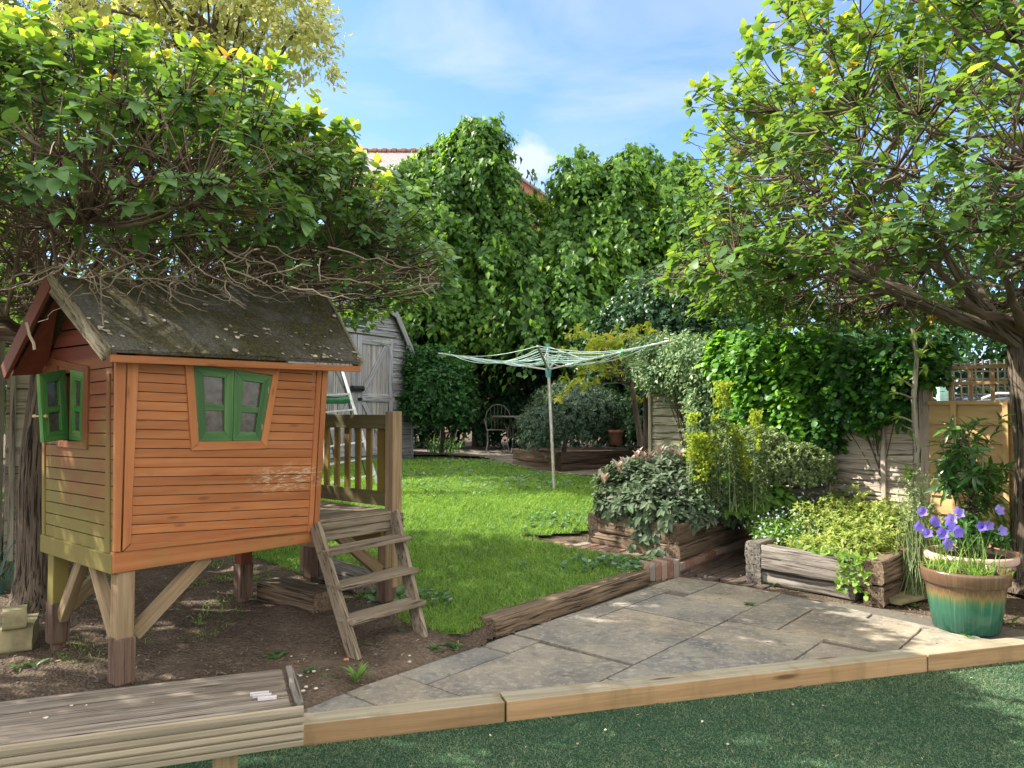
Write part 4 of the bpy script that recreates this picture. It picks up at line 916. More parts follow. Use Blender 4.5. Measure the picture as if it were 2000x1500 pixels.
# ------------------------------------------------------------------ fences
def panel(name, label, a, b, zb, zt, nb, mat, wav=.02, trellis=0, group=None, bat=2, tmat='trellis', thick=.026, face=1, batmat=None):
    """fence panel from a to b (2-D), seen from the side where the camera stands"""
    a = A([a[0], a[1], 0.]); b = A([b[0], b[1], 0.]); g = unit(b-a); L = np.linalg.norm(b-a); n = A([-g[1], g[0], 0]); n = n if np.dot(n, -a) > 0 else -n
    t = thing(name, label, 'fence', (*((a+b)/2)[:2], zb), group); mb = MB(); h = (zt-zb)/nb; m = max(2, int(L/.09))
    for i in range(nb):
        sd_ = nxt()*3.1; V = []; z0 = zb+i*h; off_ = A([random.random()*50 for _ in range(3)]); G = []
        for k in range(m+1):
            x = L*k/m; wl = mnoise.noise((x*1.6, sd_, 0))*wav*2+mnoise.noise((x*9, sd_, 4))*wav*.6
            for (z, o) in ((z0+wl-.012, thick*1.6), (z0+h*1.06, thick*.55), (z0+h*1.06, 0), (z0+wl-.012, thick)):
                p = a+g*x+n*o; V.append((p[0], p[1], z)); G.append((x, z, o))
        j = np.arange(m)[:, None]*4; c = np.arange(4)[None]; q = np.stack([j+c, j+4+c, j+4+(c+1) % 4, j+(c+1) % 4], -1).reshape(-1, 4)
        r = random.random(); mb.add(V, q, r, A(G)+off_)
        mb.add(V[-4:], [(0, 1, 2, 3)], r, A(G[-4:])+off_); mb.add(V[:4], [(3, 2, 1, 0)], r, A(G[:4])+off_)
    mb.build('boards', M[mat], t)
    for k in range(bat):
        x = L*(k+.5)/bat if bat != 2 else (.02, L-.07)[k]
        mb = MB(); p = a+g*x+n*(thick*1.7); mb.box(A([p[0], p[1], zb-.02]), g*.045, n*.022, (0, 0, zt-zb+.04)); mb.build('batten', M[batmat or mat], t, False, .003)
    mb = MB(); mb.box(A([a[0], a[1], zt])-n*.01, g*L, n*.06, (0, 0, .035)); mb.build('capping', M[batmat or mat], t, False, .003)
    if trellis:
        th = trellis; mb = MB(); o = a+n*.012; zt2 = zt+.036
        nv = int(L/.165)
        for k in range(nv+1): mb.box(A([*(o+g*((L-.03)*k/nv))[:2], zt2]), g*.03, n*.016, (0, 0, th))
        for z in (zt2+th*.5-.015, zt2+th-.03): mb.box(A([*(o+n*.017)[:2], z]), g*L, n*.016, (0, 0, .03))
        mb.build('trellis', M[tmat], t, False, .002)
    return t
def post(label, x, y, z0, z1, mat, w_=.09, group='fence posts'):
    mb = MB(); mb.box((x-w_/2, y-w_/2, z0), (w_, 0, 0), (0, w_, 0), (0, 0, z1-z0)); mb.box((x-w_/2-.01, y-w_/2-.01, z1), (w_+.02, 0, 0), (0, w_+.02, 0), (0, 0, .02))
    return tag(mb.build('fence_post', M[mat], None, False, .004), label, 'post', group)
fA = A([3.69, 7.0]); fd = A([-.565, .825])
fpt = lambda s_: tuple(fA+fd*s_)
panel('waney_fence', 'sunlit grey waney fence panel behind the feverfew bed', fpt(1.75), fpt(.03), .22, 1.80, 17, 'waney', .02, group='waney lap fence panels', bat=3)
panel('waney_fence', 'shaded greenish waney fence panel beside the dark hedge', fpt(3.4), fpt(1.85), .30, 1.74, 15, 'waneygreen', .022, group='waney lap fence panels', bat=2)
post('grey post at the right end of the sunlit waney panel', *fpt(-.04), .1, 1.86, 'waney')
post('weathered post between the two waney panels', *fpt(1.80), .2, 1.82, 'waney')
post('dark post at the far end of the waney fence', *fpt(3.46), .3, 1.80, 'sleeper_dark')
panel('trellis_topped_fence', 'new honey coloured fence panel topped with trellis', fpt(-.12), fpt(-1.35), .15, 1.57, 9, 'yellow', .002, .30, bat=3, group='panels with trellis')
post('new timber post beside the right hand tree trunk', *fpt(-1.42), .05, 1.95, 'yellow')
panel('trellis_topped_fence', 'honey coloured trellis fence panel mostly hidden behind the right tree', fpt(-1.48), fpt(-3.2), .12, 1.57, 9, 'yellow', .002, .30, bat=3, group='panels with trellis')
# neighbour's side
t = thing('grey_trellis', 'distant grey trellis screen seen over the honey coloured fence', 'trellis', (7.3, 12, .3)); mb = MB()
for k in range(16): mb.box((6.9+k*.115, 12., .3), (.022, 0, 0), (0, .02, 0), (0, 0, 2.0))
for k in range(14): mb.box((6.9, 12.022, .66+k*.12), (1.76, 0, 0), (0, .02, 0), (0, 0, .022))
mb.build('lattice', M['sleeper_gray'], t); mb = MB(); mb.box((6.68, 12, .3), (.17, 0, 0), (0, .1, 0), (0, 0, 2.25)); mb.build('painted_post', M['mint'], t, False, .005)
car = thing('parked_car', 'dark car roof just showing over the honey coloured fence', 'car', (6.75, 11, .2))
def loft(secs, n=14):
    V = []; 
    for (x, z, hw) in secs: V.append([(x, y, z) for y in (-hw, hw)])
    return V
cx = 6.75; prof_c = [(-2.1, .55), (-2.05, .85), (-1.2, 1.0), (-.55, 1.42), (.2, 1.50), (1.0, 1.46), (1.75, 1.05), (2.05, .95), (2.1, .5)]
mb = MB(); mb.prism([(cx+x, 10.2+1.6, z+.22) for x, z in prof_c], (0, -1.6, 0)); mb.build('body', M['car'], car, False, .06)
mb = MB(); mb.prism([(cx+x, 10.19, z+.2) for x, z in ((-1.0, 1.02), (-.5, 1.36), (.2, 1.42), (.95, 1.38), (1.5, 1.05))], (0, -.012, 0)); mb.build('side_window', M['wglass'], car)
for x in (-1.3, 1.3): mb = MB(); mb.tube([(cx+x, 10.15, .52), (cx+x, 10.4, .52)], .32, 20); mb.build('wheel', M['black'], car)
mb = MB(); mb.tube([(cx-.5, 10.22, 1.66), (cx-.3, 10.22, 1.73), (cx+.9, 10.22, 1.72)], .02, 8); mb.build('roof_rail', M['alu'], car, True)
# left boundary fence
lf = [(-5.6, 6.1), (-4.62, 6.78), (-4.52, 6.86), (-3.2, 8.2)]
panel('featheredge_fence', 'pale weathered featheredge fence panel at the left edge', lf[0], lf[1], .1, 2.35, 11, 'leftfence', .006, group='left boundary fence panels', bat=2)
panel('featheredge_fence', 'pale fence panel behind the leaning trunk at left', lf[2], lf[3], .15, 1.9, 10, 'leftfence', .006, group='left boundary fence panels', bat=2)
post('pale grey post between the left boundary panels', -4.56, 6.79, .1, 2.45, 'leftfence')
# houses beyond
def house(name, label, rpts, gable=None):
    t = thing(name, label, 'house', rpts[0]); return t
hb = thing('tiled_house', 'far house roof of grey tiles with a red ridge, left of the lime trees', 'house', (-6.5, 32, .8))
r0 = dep(700, 297, 32); r1 = dep(860, 297, 32)
mb = MB(); e = A([0, -3.5, -2.6]); mb.prism([r0+e, r1+e, r1, r0], (0, .1, .1)); mb.build('roof', M['tile'], hb)
mb = MB()
for k in range(17): p = r0+(r1-r0)*(k/17); mb.tube([p, p+(r1-r0)/17*.9], .13+.04*(k % 2), 8)
mb.build('ridge_tiles', M['terra_dark'], hb)
mb = MB(); mb.box((r0[0], 32-3.3, .8), (r1[0]-r0[0], 0, 0), (0, 6.6, 0), (0, 0, r0[2]-3.4)); mb.build('wall', M['redbrick'], hb)
hc = thing('brick_gable_house', 'far brick gable house glimpsed between the two lime tree crowns', 'house', (.5, 34, .8))
pk = dep(1003, 338, 34); mb = MB(); mb.prism([pk+A([-4.2, 0, -2.9]), pk+A([4.2, 0, -2.9]), pk], (0, 6, 0)); mb.prism([A([pk[0]-3.9, 34.05, .8]), A([pk[0]+3.9, 34.05, .8]), A([pk[0]+3.9, 34.05, pk[2]-2.92]), A([pk[0]-3.9, 34.05, pk[2]-2.92])], (0, 5.9, 0)); mb.build('gable_wall', M['redbrick'], hc)
mb = MB(); mb.prism([pk+A([0, -.2, .02]), pk+A([4.5, -.2, -3.1]), pk+A([4.5, -.2, -3.2]), pk+A([0, -.2, -.1])], (0, 6.4, 0)); mb.prism([pk+A([0, -.2, .02]), pk+A([0, -.2, -.1]), pk+A([-4.5, -.2, -3.2]), pk+A([-4.5, -.2, -3.1])], (0, 6.4, 0)); mb.build('roof', M['tile'], hc)

# ------------------------------------------------------------------ rotary dryer
dp = onh(1083, 960); hub = dep(1071, 722, dp[1]); 
rd = thing('rotary_dryer', 'rotary clothes airer with bare arms standing on the lawn', 'rotary dryer', dp)
mb = MB(); topz = hub[2]+.30; mb.tube([dp-A([0, 0, .05]), dp+(hub-dp)*.5, hub], .021, 12); mb.tube([hub, A([hub[0]-.01, hub[1], topz])], .017, 10); mb.build('pole', M['metal'], rd, True)
mb = MB(); mb.tube([hub+A([0, 0, -.10]), hub+A([0, 0, -.04]), hub+A([0, 0, .0]), hub+A([0, 0, .03])], [.034, .038, .045, .03], 12); mb.tube([(hub[0]-.01, hub[1], topz-.05), (hub[0]-.01, hub[1], topz+.04)], .028, 10); mb.build('hub', M['teal'], rd, True)
tips = [dep(857, 690, 11.05), dep(1050, 676, 8.7), dep(1307, 666, 8.95), dep(1096, 692, 11.6)]
for tp in tips:
    mb = MB(); d = unit(tp-hub); mb.beam(hub+d*.03, tp, .028, .02); mb.build('arm', M['metal'], rd, False, .003)
for k in range(4):
    a, b = tips[k], tips[(k+1) % 4]; mb = MB()
    for f in np.linspace(.32, .97, 8):
        p = hub+(a-hub)*f+A([0, 0, .01]); q = hub+(b-hub)*f+A([0, 0, .01]); L = np.linalg.norm(p-q); s_ = np.linspace(0, 1, 9)[:, None]
        P = p+(q-p)*s_; P[:, 2] -= (4*s_*(1-s_))[:, 0]*L*random.uniform(.03, .07); mb.tube(P, .0042, 4, cap=False)
    mb.build('line', M['cord'], rd)
mb = MB()
for a, f in ((tips[0], .35), (tips[2], .35), (tips[1], .45)): mb.tube([A([hub[0], hub[1], topz]), hub+(a-hub)*f], .006, 5)
mb.build('stay', M['alu'], rd)
cl = hub+(tips[2]-hub)*.64
mb = MB(); mb.tube([cl-A([.035, 0, .05]), cl+A([0, 0, .03]), cl+A([.03, 0, -.03])], [.012, .03, .012], 6); mb.build('clip', M['greenclip'], rd)

# ------------------------------------------------------------------ garden chair and table
cb = onh(972, 884); ch = thing('bistro_chair', 'wrought metal garden chair with a round barred back', 'chair', cb)
cz = cb[2]; cx, cy = cb[0], cb[1]; K = lambda x, y, z: (cx+x, cy+y, cz+z)
mb = MB(); mb.tube([K(.24*math.cos(a), -.20+.0*a, .44+0*a)[:2]+(cz+.44,) for a in (0,)] if 0 else [K(-.22, .2, .45)]+[K(.24*math.cos(a), .2, .68+.26*math.sin(a)) for a in np.linspace(math.pi, 0, 14)]+[K(.22, .2, .45)], .011, 6)
for x in (-.15, -.075, 0, .075, .15): mb.tube([K(x*.8, .2, .45), K(x, .2, .68+.26*math.sqrt(max(0, 1-(x/.24)**2)))], .006, 5)
mb.build('backrest', M['wire'], ch, True)
mb = MB()
for k in range(7): mb.tube([K(-.2, -.2+k*.066, .445), K(.2, -.2+k*.066, .445)], .006, 5)
mb.tube([K(-.21, -.21, .445), K(.21, -.21, .445), K(.21, .2, .445), K(-.21, .2, .445), K(-.21, -.21, .445)], .01, 6); mb.build('seat', M['wire'], ch)
for x in (-1, 1):
    for y in (-1, 1):
        mb = MB(); mb.tube([K(x*.2, y*.2, .44), K(x*.19, y*.2, .2), K(x*.23, y*.24, 0)], .010, 6); mb.build('leg', M['wire'], ch, True)
    mb = MB(); mb.tube([K(x*.22, .2, .66), K(x*.26, 0, .66), K(x*.25, -.18, .63), K(x*.2, -.2, .45)], .009, 6); mb.build('armrest', M['wire'], ch, True)
tb = onh(1003, 886); tt = thing('garden_table', 'round metal garden table with curled legs', 'table', tb); K = lambda x, y, z: (tb[0]+x, tb[1]+y, tb[2]+z)
mb = MB(); mb.lathe(K(0, 0, 0), [(0, .70), (.40, .70), (.42, .71), (.42, .725), (.40, .73), (0, .73)], 28); mb.build('table_top', M['wire'], tt)
for k in range(3):
    a = k*2.09+.4; mb = MB(); mb.tube([K(.3*math.cos(a), .3*math.sin(a), .70), K(.1*math.cos(a), .1*math.sin(a), .5), K(.06*math.cos(a), .06*math.sin(a), .35), K(.15*math.cos(a), .15*math.sin(a), .15), K(.32*math.cos(a), .32*math.sin(a), .02)], .012, 6); mb.build('leg', M['dwire'], tt, True)

# ------------------------------------------------------------------ pots
def pot(name, label, c, prof, mat, group=None, soilr=None, soilz=None):
    t = thing(name, label, 'plant pot', c, group); mb = MB(); mb.lathe(c, prof, 40); mb.build('pot_body', M[mat], t, True)
    mb = MB(); mb.lathe(c, [(0, soilz+.01), (soilr, soilz), (soilr, soilz-.02)], 24); mb.build('compost', M['soil'], t, True); return t
gp = A([3.0, 5.12, .088])
pot('glazed_pot', 'large brown rimmed pot with dripping green glaze', gp, [(a*.91, b*.95) for a, b in [(0, 0), (.205, 0), (.215, .01), (.24, .16), (.262, .315), (.264, .32), (.278, .325), (.284, .33), (.292, .405), (.288, .418), (.275, .42), (.262, .412), (.255, .34), (0, .34)]], 'glaze', soilr=.233, soilz=.347)
p2 = A([3.41, 5.75, .10])
pot('terracotta_pot', 'wide pale terracotta pot with thick scalloped rim behind the glazed pot', p2, [(a*.9, b*.93) for a, b in [(0, 0), (.20, 0), (.25, .18), (.28, .32), (.285, .33), (.33, .335), (.345, .35), (.345, .385), (.33, .40), (.31, .40), (.30, .37), (.28, .34), (0, .34)]], 'terra_pale', 'terracotta pots', .262, .335)
p3 = onz(1988, 1160, .08)+A([.12, .1, 0])
pot('terracotta_pot', 'plain orange terracotta pot of strap leaves at the right edge', p3, [(0, 0), (.17, 0), (.21, .26), (.235, .265), (.245, .34), (.225, .345), (.215, .30), (0, .30)], 'terra', 'terracotta pots', .215, .31)
p4 = dep(1203, 866, 12.0)
pot('terracotta_pot', 'small terracotta pot in shade under the yellow leaved sapling', p4-A([0, 0, .02]), [(0, 0), (.085, 0), (.11, .18), (.125, .185), (.13, .23), (.12, .23), (.11, .2), (0, .2)], 'terra_dark', 'terracotta pots', .115, .21)

# ------------------------------------------------------------------ strap-leaved and flowering plants
def straps(mb, c, n, L, w_, lean=.6, rv=(.5, .25), seg=5, curl=.9, spread=.04):
    for _ in range(n):
        a = random.uniform(0, 6.3); l = L*random.uniform(.6, 1.15); le = lean*random.uniform(.2, 1.3); h = A([math.cos(a), math.sin(a), 0]); s_ = A([-h[1], h[0], 0])
        b = A(c)+A([random.uniform(-1, 1), random.uniform(-1, 1), 0])*spread; V = []; p = b.copy(); el = math.pi/2-le*.4
        for k in range(seg+1):
            t = k/seg; ww = w_*(1-t**2.2)*(.55+.8*t*(1-t)*2)*.5+.0006; V += [p-s_*ww, p+A([0, 0, -ww*.5]), p+s_*ww]
            p = p+(h*math.cos(el)+A([0, 0, math.sin(el)]))*l/seg; el -= curl*le*2.2/seg
        f = [(3*k+j, 3*k+j+1, 3*k+j+4, 3*k+j+3) for k in range(seg) for j in (0, 1)]; mb.add(A(V), f, min(1, max(0, random.gauss(*rv))))
def strap_plant(name, label, cat, c, n, L, w_, mat='strap', group=None, **kw):
    mb = MB(); straps(mb, c, n, L, w_, **kw); return tag(mb.build(name, M[mat], None, True), label, cat, group)
strap_plant('daylily', 'clump of arching strap leaves in the orange pot at right edge', 'plant', p3+A([0, 0, .3]), 46, .62, .03, curl=1.0, spread=.12, lean=.8)
strap_plant('iris', 'dark blue green sword leaves in front of the left fence', 'iris', onz(22, 1100, .13), 26, .62, .045, 'blueleaf', 'irises by the left fence', lean=.35, spread=.1)
strap_plant('iris', 'low dark sword leaves beside the mossy slab, nearest the left edge', 'iris', onz(-10, 1165, .13), 16, .40, .04, 'blueleaf', 'irises by the left fence', lean=.5, spread=.08)
strap_plant('rosette_weed', 'spiky pale green rosette growing at the patio edge', 'weed', onz(697, 1330, .115), 17, .12, .022, 'strap', None, lean=1.35, curl=.35, spread=.006, rv=(.9, .15))
strap_plant('low_clump', 'tuft of strap leaves at the foot of the round shrub by the shed', 'plant', onh(868, 885), 70, .45, .025, 'midgreen', None, lean=.9, spread=.3)
strap_plant('grass_tuft', 'tuft of dark broad grass at the base of the right tree', 'plant', A([4.5, 5.7, .1]), 40, .5, .025, 'strap', None, lean=.6, spread=.15)
# bellflowers
def flower_cup(mb, c, d, r, rnd=None):
    d = unit(d); u = unit(np.cross(d, (.2, .3, 1))); v = np.cross(d, u); n = 20; V = []; rr = random.random() if rnd is None else rnd
    for j, (rad, h) in enumerate(((.18, 0), (.52, .35), (.72, .75), (1.0, 1.0))):
        for k in range(n):
            a = k*2*math.pi/n; lobe = 1+(.16*math.cos(5*a) if j == 3 else 0); V.append(A(c)+(u*math.cos(a)+v*math.sin(a))*rad*r*lobe+d*(h*r*.9+(.10*r*math.cos(5*a) if j == 3 else 0)))
    q = [(j*n+k, j*n+(k+1) % n, (j+1)*n+(k+1) % n, (j+1)*n+k) for j in range(3) for k in range(n)]; mb.add(A(V), q, rr)
bl = thing('bellflower', 'violet bellflowers rising from the green glazed pot', 'flower', gp+A([0, 0, .37]))
mb = MB(); straps(mb, gp+A([0, 0, .37]), 120, .11, .013, lean=1.0, spread=.2, rv=(.6, .25)); straps(mb, gp+A([0, 0, .37]), 14, .26, .007, lean=.5, spread=.17, rv=(.8, .2)); mb.build('leaves', M['fresh'], bl)
FLW = [(1801, 1000), (1792, 1028), (1820, 1022), (1812, 1043), (1838, 1043), (1846, 1062), (1857, 1016), (1850, 1028), (1865, 1038), (1918, 1030), (1928, 1026), (1946, 998), (1952, 1038), (1868, 1004)]
ms = MB()
for i, (px, py) in enumerate(FLW):
    d_ = 5.15 if px < 1900 else 5.35; p = dep(px, py, d_+random.uniform(-.1, .1)); mb = MB(); flower_cup(mb, p, A([-.15+random.uniform(-.5, .5), -.9, random.uniform(-.1, .5)]), .035*random.uniform(.85, 1.15)); mb.build('flower', M['purple'], bl, True)
    b = gp+A([random.uniform(-.15, .15), random.uniform(-.1, .15), .36]); stems(ms, [b], [p+A([0, .03, -.01])], .003, 4, 6, .05)
for _ in range(26): b = gp+A([random.uniform(-.2, .2), random.uniform(-.15, .2), .36]); stems(ms, [b], [b+A([random.uniform(-.1, .1), random.uniform(-.1, .1), random.uniform(.2, .42)])], .0028, 4, 5, .05)
ms.build('stem', M['fresh'], bl)
# ------------------------------------------------------------------ shrubs
def ell(px, py, d, rx, ry, rz): return (dep(px, py, d), (rx, ry, rz))
bush('purple_sage', 'purple grey sage mound spilling over the sleeper bed', 'shrub', dep(1300, 1030, 7.5), [(A([1.48, 7.6, .72]), (.66, .52, .36)), (A([1.75, 7.95, .76]), (.5, .45, .36)), (A([1.20, 7.5, .66]), (.40, .36, .28)), (A([1.62, 7.15, .58]), (.34, .28, .20)), (A([2.1, 7.75, .58]), (.44, .36, .22))], 3000, 'oval', .066, 'sage', 7, droop=.25, spread=.75, rv=(.42, .22), zmin=-.5, lo=.66, stemn=60, inner=700, sc=3.2, amp=.45)
mb = MB(); P = A([dep(px, py, 7.5) for px, py in ((1208, 912), (1220, 905), (1232, 900), (1245, 890), (1258, 893), (1270, 888), (1215, 925), (1290, 884), (1310, 886), (1238, 912), (1262, 905), (1180, 935), (1330, 890), (1350, 900))])
shoots(mb, 'oval', P, np.tile(A([.0, -.1, 1.]), (len(P), 1)), 8, .085, -.1, .45, (1.0, .05)); t_ = [o for o in bpy.data.objects if o.name == 'purple_sage'][0]; tag(mb.build('young_tips', M['sage'], t_), kind='stuff')
mb = MB(); P = A([BC+u1*a-n1b*random.uniform(.0, .07)+A([0, 0, z]) for a, z in [(random.uniform(.05, .85), random.uniform(.02, .36)+(.12 if abs(i_/60-.5) > .2 else 0)) for i_ in range(60)] if abs(a-.35) < .18 or z > .30]); shoots(mb, 'oval', P, np.tile(A([-.1, -.6, -.5]), (len(P), 1)), 7, .085, .5, .7, (.35, .2)); tag(mb.build('trailing_shoots', M['sage'], t_), kind='stuff')
bush('hebe', 'rounded pale green hebe dome beside the waney fence', 'shrub', dep(1500, 950, 7.9), [(A([2.38, 7.75, 1.02]), (.55, .42, .34)), (A([2.72, 7.5, .92]), (.42, .34, .30)), (A([2.2, 7.95, .95]), (.4, .35, .34))], 3400, 'oval', .034, 'hebe', 7, droop=-.1, spread=.65, zmin=-.35, lo=.80, stemn=25, inner=900, sc=3, amp=.16, ground=.2)
bush('leafy_perennial', 'lush mid green leafy perennial at the foot of the yellow spurge', 'plant', dep(1460, 985, 7.9), [(A([2.12, 7.35, .66]), (.30, .2, .28)), (A([2.42, 7.25, .58]), (.28, .2, .26)), (A([1.9, 7.7, .85]), (.25, .25, .25))], 520, 'simple', .10, 'fresh', 5, droop=.5, rv=(.3, .2), stemn=20)
# spurge
sp = thing('yellow_spurge', 'tall yellow green spurge standing behind the sage', 'spurge', dep(1440, 980, 7.2))
mh = MB(); ms = MB(); ml = MB()
for (px, y0, y1, wd) in ((1362, 845, 900, 26), (1352, 806, 830, 13), (1385, 850, 905, 22), (1412, 745, 795, 22), (1395, 812, 822, 9), (1432, 830, 850, 15), (1440, 855, 925, 16), (1475, 800, 835, 15), (1480, 835, 880, 7), (1375, 895, 940, 24), (1455, 895, 935, 18), (1362, 850, 895, 24), (1440, 850, 900, 17)):
    d_ = 7.12+random.uniform(-.12, .15); m = int((y1-y0)*wd/8)+26
    P = A([dep(px+random.gauss(0, wd*.42), random.uniform(y0, y1), d_+random.uniform(-.09, .09)) for _ in range(m)])
    shoots(mh, 'round', P, rdir(m, .2)+A([0, 0, .8]), 5, .019, -.3, .7, (.5, .28))
    for _ in range(3): stems(ms, [dep(px+random.uniform(-20, 30), 1000, d_)], [dep(px+random.gauss(0, wd*.3), y0+8, d_)], .006, 5, 7, .0)
    q = A([dep(px+random.gauss(0, 6)+(k*.1), y1+k, d_) for k in np.linspace(0, max(10, 975-y1), 40)]); shoots(ml, 'narrow', q, np.tile(A([0, 0, 1.]), (len(q), 1)), 7, .07, .35, .85, (.5, .2))
mh.build('flower_heads', M['spurge'], sp); ms.build('stem', M['hebe'], sp, True); ml.build('leaves', M['hebe'], sp)
# forget-me-nots and feverfew in bed two
ctr = lambda a, b, z: A(off(DC, v1*a+v2*b, z))
bush('feverfew', 'yellow green feverfew filling the right half of the grey bed', 'plant', ctr(.5, .8, .4), [(ctr(.35, .45, .40), (.30, .30, .22)), (ctr(.35, 1.0, .45), (.36, .40, .30)), (ctr(.75, .8, .42), (.34, .40, .34)), (ctr(.3, 1.5, .45), (.35, .35, .28)), (ctr(.75, 1.35, .48), (.32, .35, .32)), (ctr(.65, .3, .36), (.30, .22, .16))], 2700, 'oval', .032, 'fever', 6, droop=.0, spread=.85, zmin=-.1, lo=.45, stemn=160, amp=.6, sc=4, inner=250, ground=.35, rv=(.55, .28), twig='fresh', stemr=.004)
bush('forget_me_not', 'pale blue forget-me-nots at the left end of the grey bed', 'plant', ctr(.95, .7, .4), [(ctr(1.0, .5, .38), (.25, .3, .22)), (ctr(1.05, 1.0, .45), (.30, .35, .30)), (ctr(.9, 1.5, .45), (.3, .35, .3)), (ctr(1.2, .6, .42), (.22, .3, .16))], 750, 'narrow', .06, 'fresh', 6, droop=.1, zmin=-.1, lo=.5, stemn=150, amp=.3, sc=4, rv=(.35, .2), ground=.35, twig='hebe', stemr=.0035)
mb = MB(); P, D = shell([(ctr(1.0, .5, .42), (.28, .33, .24)), (ctr(1.08, 1.0, .48), (.36, .4, .34)), (ctr(.9, 1.5, .5), (.34, .38, .32)), (ctr(1.3, .75, .42), (.26, .35, .22))], 420, .75, 1.12, .0, .3, 4); shoots(mb, 'round', P, D+A([0, -.3, .6]), 5, .011, 0, 1, (.6, .3)); mb.build('blossom', M['paleblue'], [o for o in bpy.data.objects if o.name == 'forget_me_not'][0])
mb = MB(); P = A([ctr(random.uniform(.10, .32), .0, z)-m1b*.03 for z in np.linspace(.16, .44, 46)]+[ctr(random.uniform(.05, .55), .05, .42) for _ in range(26)]); shoots(mb, 'round', P, rdir(len(P))+A([0, -.8, .3]), 3, .036, .2, .8, (.6, .3)); tag(mb.build('creeping_jenny', M['fresh']), 'round leaved trailer hanging down the corner of the grey bed', 'plant')
# little weeds
def weed(px, py, z, label, n=6, s=.04, mat='midgreen', kind='oval', group='small weeds', k=6):
    p = onz(px, py, z); mb = MB(); P = A([p+A([random.gauss(0, s*.7), random.gauss(0, s*.7), .006]) for _ in range(n)]); shoots(mb, kind, P, np.tile(A([0, 0, 1.]), (n, 1))+rdir(n)*.3, k, s, .1, .9, (.6, .3)); return tag(mb.build('weed', M[mat]), label, 'weed', group)
for a in ((540, 1282, .12, 'leafy weed in bare soil above the bench', 5, .045), (643, 1328, .115, 'small upright weed left of the spiky rosette', 3, .04), (708, 1262, .12, 'broad leaved weed at the foot of the left stringer', 4, .06), (790, 1245, .13, 'round leaved weed between the feet of the steps', 4, .055), (850, 1268, .11, 'pale feathery weed on the lawn corner by the patio', 5, .035), (880, 1262, .11, 'low green weed beside the sleeper end', 5, .03),
          (640, 1200, .14, 'dark leafy weed beside the sleeper offcut', 5, .05), (690, 1180, .16, 'ground ivy patch under the middle tread', 12, .05), (740, 1175, .18, 'ground ivy patch left of the red footed leg', 10, .05), (350, 1200, .13, 'scattered weed under the playhouse brace', 8, .04), (420, 1205, .13, 'pale sprig under the playhouse', 6, .04), (300, 1195, .13, 'small weed behind the front leg', 4, .04), (1463, 1182, .095, 'tuft of weed in the paving joint', 7, .025), (1510, 1140, .09, 'fern like weed under the grey bed', 4, .05), (1572, 1152, .09, 'small weed at the middle of the grey bed base', 4, .03), (1610, 1145, .095, 'little weed right of the others at the grey bed base', 3, .035), (1655, 1158, .095, 'tiny weed near the corner of the grey bed', 3, .03),
          (1888, 1245, .09, 'single weed sprouting at the base of the glazed pot', 3, .035), (1958, 1215, .08, 'broad leaf weed right of the glazed pot', 3, .06), (1790, 1185, .08, 'weed patch left of the glazed pot', 7, .03), (1795, 1125, .08, 'mossy weed between bed and glazed pot', 10, .03), (1005, 1215, .1, 'tiny weed on the sleeper edging, left one', 4, .02), (1030, 1205, .1, 'tiny weed on the sleeper edging, right one', 3, .022), (600, 1310, .12, 'small grass like weed by the bench end', 5, .025), (50, 1300, .12, 'dark leaf weed behind the bench at left', 2, .06), (130, 1185, .13, 'weed beside the left trunk', 5, .05)): weed(*a)
for a in ((1140, 918, .5, 'clump of long leaves against the far bed', 14, .12), (1060, 925, .5, 'low clump at the corner of the far bed', 10, .06), (1020, 908, .56, 'small clump at the left foot of the far bed', 6, .06)): weed(*a, 'midgreen', 'lance', 'clumps along the far bed')
# clover patches on the lawn
P = []; 
for (px, py, n, r) in ((1040, 945, 90, .35), (1010, 935, 50, .25), (880, 925, 90, .5), (930, 955, 60, .4), (850, 905, 60, .4), (1130, 925, 80, .4), (830, 945, 30, .3), (960, 905, 60, .4), (1080, 1020, 40, .3), (790, 1175, 25, .15), (1210, 1105, 40, .2)):
    c = onh(px, py); P += [(c[0]+random.gauss(0, r), c[1]+random.gauss(0, r*.8)) for _ in range(int(n*1.7))]
P = A([(x, y, hl(y)+.035) for x, y in P if inpoly(A([x]), A([y]), LAWN)[0]]); mb = MB(); shoots(mb, 'round', P, rdir(len(P))*.3+A([0, 0, 1.]), 5, .04, .05, 1, (.6, .3)); tag(mb.build('clover', M['clover']), 'blue green clover patches growing through the lawn', 'clover', None, 'stuff')
# litter and pebbles
def litter(name, label, region, n, sz, mat, hf, kind='oval', cat='litter'):
    x = RNG.uniform(region[0], region[1], n); y = RNG.uniform(region[2], region[3], n); k = region[4](x, y); x, y = x[k], y[k]; m = len(x)
    P = np.stack([x, y, hf(x, y)], 1); mb = MB(); leaves(mb, kind, P, rdir(m)*A([1, 1, .25]), rdir(m)*.3+UZ, RNG.uniform(sz*.4, sz*1.3, m), RNG.random(m)); tag(mb.build(name, M[mat]), label, cat, None, 'stuff')
M['dryleaf'] = leafmat('dry_leaf', [(0, (.12, .08, .05)), (.5, (.24, .17, .11)), (1, (.45, .36, .26))], .1, .8)
litter('turf_dry_bits', 'dry brown bits and stalks on the artificial turf', (-1.2, 3.4, 2.5, 4.8, lambda x, y: y < edge_y(x)-.02), 160, .022, 'dryleaf', lambda x, y: x*0+.018, 'narrow')
litter('leaf_litter', 'brown leaf litter and wood chips over the bare soil', (-5, 0, 2.9, 7.4, lambda x, y: soilmask(x, y)), 3600, .028, 'dryleaf', lambda x, y: np.maximum(hl(y)-.01, .1)+.012-.05*soft(x, y), 'lance')
